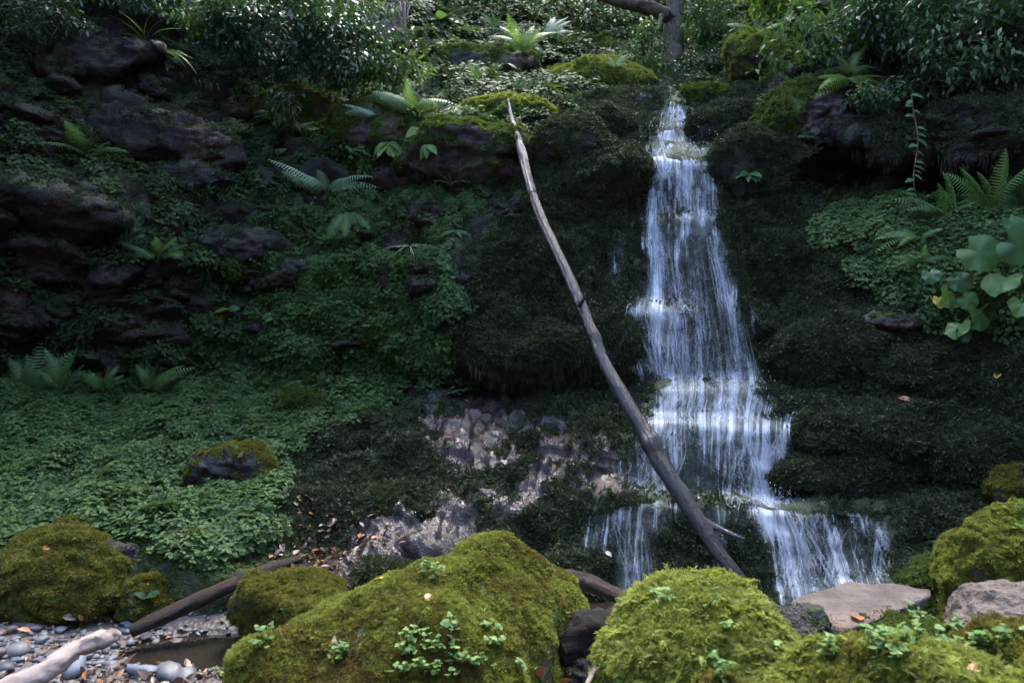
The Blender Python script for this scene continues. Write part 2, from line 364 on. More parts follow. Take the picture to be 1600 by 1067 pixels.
disp = bul * (1 - .75 * FALLZONE) * (1 - .4 * WETROCK) + wall * (st - .2) + (1 - wall) * (lump * (1 - .6 * FALLZONE) + strata(.2, 1.1) * .05 * (1 - FALLZONE) * (1 - WETROCK * .4)) + fine * (1 - .3 * FALLZONE) + wetr
CV = B0 + N0 * disp[..., None]
CV[-30:, :, 2] -= np.linspace(0, .5, 30)[:, None]
CN = gnormal(CV); CN = np.where(np.sum(CN * (CV - np.array([0, 0, CAMZ])), -1, keepdims=True) > 0, -CN, CN)

def lookup(A, px, py):
    fx = np.clip((np.asarray(px, float) - gx[0]) / STEP, 0, len(gx) - 1.001); fy = np.clip((np.asarray(py, float) - gy[0]) / STEP, 0, len(gy) - 1.001)
    i = fx.astype(int); j = fy.astype(int); u = (fx - i); v = (fy - j)
    if A.ndim == 3: u = u[..., None]; v = v[..., None]
    return (A[j, i] * (1 - u) + A[j, i + 1] * u) * (1 - v) + (A[j + 1, i] * (1 - u) + A[j + 1, i + 1] * u) * v
def S(px, py): return lookup(CV, px, py)

# ---- what grows where (painted as plants and moss, by place on the rock)
up = np.clip(CN[..., 2], -1, 1)
patch = fbm(CV, 1.3, 4, .6, 55.); patch2 = fbm(CV, 3.2, 4, .6, 66.)
SLOPE = soft([(-300,640),(0,612),(120,600),(420,592),(600,600),(612,636),(520,680),(430,715),(440,790),(400,860),(330,905),(262,890),(222,842),(130,826),(92,872),(0,945),(-300,1000)], 3, 22)
MID = soft([(400,300),(480,286),(830,286),(765,340),(690,375),(735,440),(700,590),(760,600),(760,612),(600,622),(430,604),(300,560),(250,500),(350,420)], 4, 40, 1.)
LWALL = soft([(-560,-200),(430,-200),(520,120),(480,300),(300,560),(-560,600)], 6, 40, 2.)
TOPL = soft([(500,120),(650,95),(860,140),(900,200),(840,215),(600,235),(560,280),(480,250)], 4, 26, 3.)
BACK = soft([(600,-300),(1300,-300),(1240,60),(1150,110),(1060,120),(1000,100),(850,140),(690,120),(640,60)], 6, 30, 4.)
RIGHT = soft([(1285,335),(1420,325),(1620,300),(2160,200),(2160,620),(1620,520),(1450,520),(1345,465),(1300,400)], 4, 30, 5.)
RTOP = soft([(1180,60),(1300,-200),(2160,-200),(2160,250),(1600,260),(1330,250),(1220,170)], 6, 40, 6.)
cover = np.clip(SLOPE * 1.3 + MID * sstep(-.15, .25, patch2 + .5 * patch + .18) + LWALL * sstep(.15, .5, patch2 + .6 * up + .3 * patch) * .8
        + TOPL * sstep(-.1, .2, patch2 + .15) + BACK * sstep(-.2, .2, patch2) * .8 + RIGHT * sstep(-.3, .0, patch2 + .2) + RTOP * sstep(.1, .4, patch2 + .5 * up) * .7, 0, 1)
barehole = sstep(.26, .42, fbm(CV, 2.3, 3, .55, 91.)) 
cover *= 1 - .9 * barehole
DARKM = soft([(830,190),(1000,130),(1110,130),(1180,170),(1250,280),(1300,400),(1360,480),(1620,560),(1700,800),(1500,960),(880,970),(820,840),(700,840),(560,880),(430,850),(430,720),(560,650),(650,640),(800,640),(720,600),(700,500),(790,340)], 6, 30, 7.)
moss = np.clip(.42 + .35 * up + .35 * patch + DARKM * .5 - WETROCK * .62 - FALLZONE * .12 + TOPL * .4 + BACK * .3, 0, 1)
moss = np.clip(moss - .8 * WETROCK * sstep(.10, -.12, patch2 - .02), 0, 1)
wet = np.clip(.25 + .75 * np.maximum(WETROCK, FALLZONE) + .45 * DARKM + .3 * patch - .5 * SLOPE, 0, 1)
cliff_me = mesh_np('cliff', CV.reshape(-1, 3), gridfaces(len(gy), len(gx)), {'moss': moss, 'wet': wet}, mat=MAT['cliff_rock'])
cliff = link('cliff', cliff_me, kind='structure', label='dark wet mossy rock wall around the waterfall')

# ------------------------------------------------------------------ the ground: gravel bed, bank, forest floor behind the camera
fx_ = np.concatenate([np.linspace(-40, -6, 18)[:-1], np.arange(-6, 6, .06), np.linspace(6, 40, 18)])
fy_ = np.concatenate([np.linspace(-40, -2, 16)[:-1], np.arange(-2, 6.6, .06)])
BX, BY = np.meshgrid(fx_, fy_)
def ground_z(x, y):
    x = np.asarray(x, float); y = np.asarray(y, float)
    p = np.stack([x, y, 0 * x], -1)
    z = .10 + fbm(p, .8, 3, .5, 4.) * .05 + fbm(p, 5, 3, .5, 6.) * .012
    z = z + sstep(-1.9, -3.2, x) * .05 - .22 * np.exp(-(((x + 1.45) / .55) ** 2 + ((y - 3.72) / .20) ** 2))       # small pool
    z = z - .15 * sstep(-.6, .3, x) * sstep(2.9, 3.6, y)
    z = z + .33 * sstep(-.9, .1, x) * sstep(2.9, 1.9, y) + .25 * sstep(2.3, 1.2, y)
    z = z + 8.5 * sstep(-1.2, -11, y) + 5. * sstep(4, 11, np.abs(x)) * sstep(3.2, 0, y)  # unseen banks beside and behind the camera, raised to block low sky light
    return z
BZ = ground_z(BX, BY)
bed = link('stream_bed', mesh_np('stream_bed', np.stack([BX, BY, BZ], -1).reshape(-1, 3), gridfaces(len(fy_), len(fx_))[:, ::-1], mat=MAT['stream_bed']), kind='structure', label='wet gravel stream bed and forest floor')
wx, wy = np.meshgrid(np.linspace(-2.2, 2.2, 12), np.linspace(3.35, 4.6, 6))
pool = link('pool_water', mesh_np('pool_water', np.stack([wx, wy, 0 * wx + .035], -1).reshape(-1, 3), gridfaces(6, 12)[:, ::-1], mat=MAT['pool_water']), kind='structure', label='small dark pool at the foot of the rocks')

BVHS = []      # rocks and logs that leaves may land on
def ray(px, py):
    """first rock, log or ground seen at a photograph pixel -> (point, normal)"""
    o = Vector((0, 0, CAMZ)); d = (V3(px, py, 5.) - o).normalized()
    best = None
    for b in BVHS:
        h = b.ray_cast(o, d)
        if h[0] is not None and (best is None or h[3] < best[2]): best = (h[0], h[1], h[3])
    c = Vector(S(px, py).tolist()); dc = (c - o).length
    if best is None or dc < best[2]: best = (c, Vector(lookup(CN, px, py).tolist()), dc)
    # ground
    if d.z < 0:
        ts = np.linspace(1., 6., 500); pp = np.array(o[:])[None] + np.array(d[:])[None] * ts[:, None]
        hit = np.nonzero(pp[:, 2] < ground_z(pp[:, 0], pp[:, 1]))[0]
        if len(hit) and ts[hit[0]] < best[2]: best = (Vector(pp[hit[0]].tolist()), Vector((0, 0, 1)), ts[hit[0]])
    n = best[1].normalized()
    if n.dot(d) > 0: n = -n
    return best[0], n

# ------------------------------------------------------------------ scatter: points -> instances (geometry nodes), for moss and ground cover only
PROTO = {}
def proto(name, me):
    o = bpy.data.objects.new(name + '_shape', me); PROTO[name] = o; return o
def euler_from(nrm, spin):
    """rotation taking +Z to nrm, spun about it -> XYZ euler (n,3)"""
    n = nrm / (np.linalg.norm(nrm, axis=1)[:, None] + 1e-9)
    ref = np.where(np.abs(n[:, 2:3]) > .9, np.array([[1., 0, 0]]), np.array([[0, 0, 1.]]))
    a = np.cross(ref, n); a /= np.linalg.norm(a, axis=1)[:, None]; b = np.cross(n, a)
    c, s = np.cos(spin)[:, None], np.sin(spin)[:, None]
    X = a * c + b * s; Y = -a * s + b * c; Z = n
    ey = np.arcsin(np.clip(-X[:, 2], -1, 1)); ex = np.arctan2(Y[:, 2], Z[:, 2]); ez = np.arctan2(X[:, 1], X[:, 0])
    return np.stack([ex, ey, ez], 1)
def scatter(name, pts, nrm, scl, protos, parent=None, label=None, cat=None, tilt=.25, kind='stuff', field=None):
    n = len(pts); r = np.random.default_rng(len(bpy.data.objects))
    nn = np.asarray(nrm) + r.normal(size=(n, 3)) * tilt
    rot = euler_from(nn, r.uniform(0, 6.283, n)); idx = r.integers(0, len(protos), n)
    if field is not None: idx = np.clip(((.5 + field + r.normal(size=n) * .16) * len(protos)).astype(int), 0, len(protos) - 1)
    me = bpy.data.meshes.new(name); me.vertices.add(n); me.vertices.foreach_set('co', np.ascontiguousarray(pts, np.float32).ravel())
    a = me.attributes.new('rot', 'FLOAT_VECTOR', 'POINT'); a.data.foreach_set('vector', np.ascontiguousarray(rot, np.float32).ravel())
    a = me.attributes.new('scl', 'FLOAT', 'POINT'); a.data.foreach_set('value', np.ascontiguousarray(scl, np.float32))
    a = me.attributes.new('idx', 'INT', 'POINT'); a.data.foreach_set('value', np.ascontiguousarray(idx, np.int32))
    for p_ in protos:
        for mt in PROTO[p_].data.materials:
            if mt.name not in [x.name for x in me.materials]: me.materials.append(mt)
    me.update()
    key = 'scatter_' + '_'.join(protos)
    ng = bpy.data.node_groups.get(key)
    if ng is None:
        ng = bpy.data.node_groups.new(key, 'GeometryNodeTree')
        ng.interface.new_socket('Geometry', in_out='INPUT', socket_type='NodeSocketGeometry'); ng.interface.new_socket('Geometry', in_out='OUTPUT', socket_type='NodeSocketGeometry')
        N, L = ng.nodes, ng.links
        gi, go = N.new('NodeGroupInput'), N.new('NodeGroupOutput')
        ip = N.new('GeometryNodeInstanceOnPoints'); L.new(gi.outputs[0], ip.inputs['Points'])
        jn = N.new('GeometryNodeJoinGeometry')
        for p_ in reversed(protos):
            oi = N.new('GeometryNodeObjectInfo'); oi.inputs['Object'].default_value = PROTO[p_]; oi.inputs['As Instance'].default_value = False
            g2 = N.new('GeometryNodeGeometryToInstance'); L.new(oi.outputs['Geometry'], g2.inputs[0]); L.new(g2.outputs[0], jn.inputs[0])
        L.new(jn.outputs[0], ip.inputs['Instance']); ip.inputs['Pick Instance'].default_value = True
        def na(nm, t):
            x = N.new('GeometryNodeInputNamedAttribute'); x.data_type = t; x.inputs[0].default_value = nm; return [o_ for o_ in x.outputs if o_.enabled and o_.name == 'Attribute'][0]
        L.new(na('idx', 'INT'), ip.inputs['Instance Index']); L.new(na('scl', 'FLOAT'), ip.inputs['Scale'])
        e2 = N.new('FunctionNodeEulerToRotation'); L.new(na('rot', 'FLOAT_VECTOR'), e2.inputs[0]); L.new(e2.outputs[0], ip.inputs['Rotation'])
        L.new(ip.outputs[0], go.inputs[0])
    o = link(name, me, parent, label, cat, kind=kind)
    md = o.modifiers.new('scatter', 'NODES'); md.node_group = ng
    return o

# small building blocks of plants (numpy, +Z up, leaf along +Y)
def leaf_np(L, W, n=4, bend=.3, fold=.15, tip=1.0):
    t = np.linspace(0, 1, n + 1); wd = W * .5 * np.sin(np.pi * np.clip(t, 0, 1) ** .75) ** .8; wd[0] = W * .04; wd[-1] = 0
    y = L * t; z = -bend * L * t ** 2
    v = []; 
    for i in range(n + 1): v += [(-wd[i], y[i], z[i] + fold * wd[i]), (0, y[i], z[i]), (wd[i], y[i], z[i] + fold * wd[i])]
    f = []
    for i in range(n):
        a = 3 * i; f += [(a, a + 1, a + 4, a + 3), (a + 1, a + 2, a + 5, a + 4)]
    return np.array(v), np.array(f)
def round_np(r, n=7, cup=.2):
    a = np.linspace(0, 2 * np.pi, n, endpoint=False)
    v = np.concatenate([[(0, r, 0)], np.stack([np.sin(a) * r, r - np.cos(a) * r, np.full(n, cup * r)], 1)])
    v[1, 1] += r * .15
    f = np.array([(0, 1 + i, 1 + (i + 1) % n, 0) for i in range(n)])
    return v, f
def xf(v, yaw=0, pitch=0, roll=0, s=1, t=(0, 0, 0)):
    m = Matrix.Rotation(yaw, 3, 'Z') @ Matrix.Rotation(pitch, 3, 'X') @ Matrix.Rotation(roll, 3, 'Y')
    return (np.asarray(v) * s) @ np.array(m).T + np.asarray(t)
class Acc:
    def __init__(s): s.v = []; s.f = []; s.n = 0; s.a = []
    def add(s, v, f, a=None):
        s.v.append(v); f = np.asarray(f)
        if f.shape[1] == 4: f = np.concatenate([f[:, [0, 1, 2]], f[:, [0, 2, 3]]])
        f = f[(f[:, 0] != f[:, 1]) & (f[:, 1] != f[:, 2]) & (f[:, 0] != f[:, 2])]
        s.f.append(f + s.n); s.n += len(v)
        if a is not None: s.a.append(np.full(len(v), a))
    def mesh(s, name, mat, smooth=True): return mesh_np(name, np.concatenate(s.v), np.concatenate(s.f), mat=mat, smooth=smooth)
def tube_np(pts, rad, sides=6, cap=True, wob=0.0, seed=0):
    pts = np.asarray(pts, float); n = len(pts); rad = np.broadcast_to(np.asarray(rad, float), (n,))
    T = np.gradient(pts, axis=0); T /= np.linalg.norm(T, axis=1)[:, None] + 1e-9
    ref = np.array([0.31, 0.2, .93]); 
    if abs(T[0] @ ref) > .9: ref = np.array([1., 0, 0])
    A = np.cross(T, ref); A /= np.linalg.norm(A, axis=1)[:, None] + 1e-9; Bv = np.cross(T, A)
    an = np.linspace(0, 2 * np.pi, sides, endpoint=False)
    ring = pts[:, None] + (A[:, None] * np.cos(an)[None, :, None] + Bv[:, None] * np.sin(an)[None, :, None]) * rad[:, None, None]
    v = ring.reshape(-1, 3); f = []
    for i in range(n - 1):
        for j in range(sides):
            f.append((i * sides + j, i * sides + (j + 1) % sides, (i + 1) * sides + (j + 1) % sides, (i + 1) * sides + j))
    if cap:
        v = np.concatenate([v, pts[:1], pts[-1:]]); m = n * sides
        for j in range(sides):
            f.append((m, (j + 1) % sides, j, m)); f.append((m + 1, (n - 1) * sides + j, (n - 1) * sides + (j + 1) % sides, m + 1))
    return v, np.array(f)

def make_protos():
    r = random.Random(3)
    for k in range(4):          # low leafy ground cover: rosettes of small rounded leaflets
        a = Acc()
        for i in range(20):
            ang = r.uniform(0, 6.28); d = .08 * math.sqrt(r.random()); h = r.uniform(.015, .06)
            cx, cy_ = d * math.cos(ang), d * math.sin(ang); y0 = r.uniform(0, 6.28); nl = r.choice((3, 3, 4))
            for j in range(nl):
                v, f = round_np(r.uniform(.0065, .0115), 6, .25)
                a.add(xf(v, y0 + j * 6.283 / nl + r.uniform(-.3, .3), r.uniform(-.5, .25), r.uniform(-.3, .3), 1, (cx, cy_, h)), f)
        if k == 3:          # a taller narrow-leaved sprig among the rest
            for i in range(9):
                v, f = leaf_np(r.uniform(.03, .055), r.uniform(.012, .02), 3, .4, .2); ang = r.uniform(0, 6.28); a.add(xf(v, ang, r.uniform(-.1, .7), 0, 1, (r.uniform(-.03, .03), r.uniform(-.03, .03), r.uniform(.04, .08))), f)
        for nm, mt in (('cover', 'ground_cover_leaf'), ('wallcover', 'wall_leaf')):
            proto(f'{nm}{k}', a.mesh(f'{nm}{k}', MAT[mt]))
    for k in range(3):          # moss: short upright and drooping shoots
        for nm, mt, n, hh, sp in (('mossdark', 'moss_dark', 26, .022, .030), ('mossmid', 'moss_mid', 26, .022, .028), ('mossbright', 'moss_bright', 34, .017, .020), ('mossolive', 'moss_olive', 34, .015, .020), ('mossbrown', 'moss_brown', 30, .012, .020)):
            a = Acc()
            for i in range(n):
                ang = r.uniform(0, 6.28); d = sp * math.sqrt(r.random()); h = hh * r.uniform(.5, 1.2)
                v = np.array([(-.0022, 0, 0), (.0022, 0, 0), (.0024, .1 * h, h * .6), (-.0024, .1 * h, h * .6), (0, .35 * h, h)]) * np.array([1.25 if 'dark' in nm or 'mid' in nm else .9, 1, 1])
                f = np.array([(0, 1, 2, 3), (3, 2, 4, 3)])
                a.add(xf(v, r.uniform(0, 6.28), r.uniform(-.9, .3), 0, 1, (d * math.cos(ang), d * math.sin(ang), -.002)), f)
            proto(f'{nm}{k}', a.mesh(f'{nm}{k}', MAT[mt], smooth=False))
    for k in range(2):          # feathery moss fronds on the near boulder
        a = Acc()
        for i in range(14):
            ang = r.uniform(0, 6.28); L = r.uniform(.025, .05); w_ = L * .22
            n = 7
            for s_ in range(n):
                t = s_ / n
                for sd_ in (-1, 1):
                    ll = w_ * (1 - t) + .002
                    v = np.array([(0, t * L, L * .5 * t - .6 * L * t * t), (sd_ * ll, t * L + ll * .7, L * .5 * t - .6 * L * t * t - ll * .3), (sd_ * ll * .6, t * L + ll * .9 + .003, L * .5 * t - .6 * L * t * t)])
                    a.add(xf(v, ang, r.uniform(-.1, .1), 0, 1, (.01 * math.cos(ang * 3), .01 * math.sin(ang * 3), 0)), np.array([(0, 1, 2)]))
        proto(f'mossfeather{k}', a.mesh(f'mossfeather{k}', MAT['moss_bright'], smooth=False))
    for k in range(3):          # hanging wet moss threads
        a = Acc()
        for i in range(12):
            L = r.uniform(.04, .14); x = r.uniform(-.05, .05); y = r.uniform(-.015, .015)
            v = np.array([(x - .003, y, .01), (x + .003, y, .01), (x + .002, y, -L * .6), (x - .002, y, -L * .6), (x, y, -L)])
            a.add(v, np.array([(0, 1, 2, 3), (3, 2, 4, 3)]))
        proto(f'mosshang{k}', a.mesh(f'mosshang{k}', MAT['moss_dark'], smooth=False))
    for k in range(5):          # leaf litter and gravel grains
        v, f = leaf_np(.034, .018, 3, .25, .4); proto(f'litter{k}', mesh_np(f'litter{k}', xf(v, 0, .2 * k - .3, .2, 1 + .15 * k), f, mat=MAT[('brown_leaf', 'brown_leaf', 'orange_leaf', 'brown_leaf', 'brown_leaf')[k]]))
    for k, mt in enumerate(('gray_stone', 'blue_gray_stone', 'brown_stone', 'dark_stone')):
        bm = bmesh.new(); bmesh.ops.create_icosphere(bm, subdivisions=2, radius=.018)
        for v in bm.verts: v.co *= 1 + .3 * mnoise.noise(v.co * 60 + Vector((k * 9, 0, 0))); v.co.z *= .6
        for f in bm.faces: f.smooth = True
        me = bpy.data.meshes.new('grain'); bm.to_mesh(me); bm.free(); me.materials.append(MAT[mt]); proto(f'grain{k}', me)
make_protos()

def sample_grid(weight, n, seed=0, ylim=(-300, 1010), xlim=(-250, 1850)):
    """n points over the cliff, by area x weight"""
    r = np.random.default_rng(seed)
    d1 = CV[1:, :-1] - CV[:-1, :-1]; d2 = CV[:-1, 1:] - CV[:-1, :-1]
    area = np.linalg.norm(np.cross(d1, d2), axis=-1); wq = np.clip(weight[:-1, :-1], 0, None) * np.minimum(area, np.percentile(area, 99))
    wq = wq * ((GX > xlim[0]) & (GX < xlim[1]) & (GY > ylim[0]) & (GY < ylim[1]))[:-1, :-1]
    # far points are seen smaller: thin them out
    wq = wq / np.maximum(CV[:-1, :-1, 1] / 6.5, 1) ** 1.5
    p = wq.ravel() / wq.sum(); k = r.choice(p.size, n, p=p); j, i = np.divmod(k, wq.shape[1])
    u = r.random((n, 1)); v = r.random((n, 1))
    pts = CV[j, i] + d1[j, i] * v + d2[j, i] * u
    return pts, CN[j, i], j, i
def sample_mesh(v, f, wv, n, seed=0):
    r = np.random.default_rng(seed)
    if f.shape[1] == 4: f = np.concatenate([f[:, [0, 1, 2]], f[:, [0, 2, 3]]])
    a, b, c = v[f[:, 0]], v[f[:, 1]], v[f[:, 2]]; cr = np.cross(b - a, c - a); ar = np.linalg.norm(cr, axis=1)
    wt = ar * wv[f].mean(1); s = wt.sum()
    if s < 1e-9: return np.zeros((0, 3)), np.zeros((0, 3)), 0
    k = r.choice(len(f), n, p=wt / s); u = np.sqrt(r.random((n, 1))); q_ = r.random((n, 1))
    return a[k] * (1 - u) + b[k] * u * (1 - q_) + c[k] * u * q_, cr[k] / (ar[k][:, None] + 1e-12), s

# ------------------------------------------------------------------ rocks and boulders
_ico = {}
def ico(sub):
    if sub not in _ico:
        bm = bmesh.new(); bmesh.ops.create_icosphere(bm, subdivisions=sub, radius=1)
        _ico[sub] = (np.array([v.co[:] for v in bm.verts]), np.array([[v.index for v in f.verts] for f in bm.faces])); bm.free()
    return _ico[sub]
def vnorm(v, f):
    n = np.zeros_like(v); c = np.cross(v[f[:, 1]] - v[f[:, 0]], v[f[:, 2]] - v[f[:, 0]])
    for k in range(3): np.add.at(n, f[:, k], c)
    return n / (np.linalg.norm(n, axis=1)[:, None] + 1e-12)
def rock_np(seed, size, cuts=7, blocky=.25, sub=5, rough=.2):
    v, f = ico(sub); r = np.random.default_rng(seed); p = v.copy()
    p = p * (1 + blocky * .25 * fbm(v, 1.1, 3, .5, seed * 3.7)[:, None])
    for _ in range(cuts):
        n = r.normal(size=3); n /= np.linalg.norm(n); d = r.uniform(1 - blocky * 1.5, .97)
        p = p - np.maximum(p @ n - d, 0)[:, None] * n * .92
    p = p * np.asarray(size) * .5
    n = vnorm(p, f); s = min(size)
    p = p + n * (rough * s * (fbm(p / s, 2.2, 5, .6, seed * 1.3) * .45 + ridged(p / s * np.array([1, 1, 2.2]), 2.6, 3, seed * .7) * .20 * (blocky / .25)))[:, None]
    return p, f
MOSSP = {'dark': ['mossdark0', 'mossdark1', 'mossdark2'], 'mid': ['mossmid0', 'mossmid1', 'mossmid2'], 'bright': ['mossbright0', 'mossbright1', 'mossbright2'],
         'olive': ['mossolive0', 'mossolive1', 'mossolive2'], 'fuzzy': ['mossolive0', 'mossolive1', 'mossbright1', 'mossfeather0', 'mossfeather1', 'mossbright0'], 'mixed': ['mossbrown0', 'mossbrown1', 'mossolive0', 'mossolive1', 'mossbright0', 'mossbright1', 'mossbright2']}
def finish_rock(name, v, f, mat, label, cat='rock', mossy=.5, wet=.3, kind='dark', n=1200, mscale=1.0, group=None, hang=0, upb=.45, seed=0):
    c = v.mean(0); c[2] = v[:, 2].min(); lv = v - c
    nn = vnorm(lv, f); ns = fbm(v, 4, 4, .6, seed * 2.1 + 5)
    mo = np.clip(mossy + upb * nn[:, 2] + .35 * ns, 0, 1)
    me = mesh_np(name, lv, f, {'moss': mo, 'wet': np.clip(wet + .3 * ns, 0, 1)}, mat=MAT[mat])
    o = link(name, me, None, label, cat, group, loc=c.tolist())
    BVHS.append(BVHTree.FromPolygons(v.tolist(), f.tolist()))
    if n:
        p, nr, s = sample_mesh(lv, f, sstep(.42, .75, mo), n, seed)
        if s > 0:
            wp = p + c; keep = np.ones(len(p), bool)
            cx, cy_ = proj(wp); front = wp[:, 1] < lookup(CV[..., 1], cx, cy_) + .03
            keep &= front | (wp[:, 1] < 4.0)
            p, nr = p[keep], nr[keep]
            if len(p):
                r = np.random.default_rng(seed + 1)
                scatter('moss', p, nr + np.array([0, 0, -.15 if kind == 'dark' else .25]), mscale * r.uniform(.7, 1.35, len(p)), MOSSP[kind], parent=o, tilt=.35, field=((fbm(p + c, 2.4, 4, .62, seed) * .7 + .12) if kind in ('mixed', 'fuzzy', 'olive') else None))
    if hang:
        low = sstep(.0, -.5, nn[:, 2]); p, nr, s = sample_mesh(lv, f, low, hang, seed + 5)
        if s > 0: scatter('hanging_moss', p, np.tile([0, 0, 1.], (len(p), 1)), np.random.default_rng(seed).uniform(.5, 1.1, len(p)), ['mosshang0', 'mosshang1', 'mosshang2'], parent=o, tilt=.08)
    return o
def cliff_rock(name, px, py, wp, hp, label, mat='dark_mossy_rock', depth=None, emb=.12, seed=None, cuts=6, blocky=.25, yaw=0, tiltx=0, roll=0, sub=5, **kw):
    s0 = S(px, py); Y = s0[1]; W_ = wp * Y / FPX; H_ = hp * Y / FPX; Dp = depth or .75 * max(W_, H_) ** .6 * min(W_, H_) ** .4
    seed = seed if seed is not None else int(px * 7 + py)
    v, f = rock_np(seed, (W_ * 1.08, Dp, H_ * 1.08), cuts, blocky, sub)
    v = v @ np.array(Matrix.Rotation(yaw, 3, 'Z') @ Matrix.Rotation(tiltx, 3, 'X') @ Matrix.Rotation(roll, 3, 'Y')).T
    return finish_rock(name, v + P(px, py, Y + emb * Dp), f, mat, label, seed=seed, **kw)

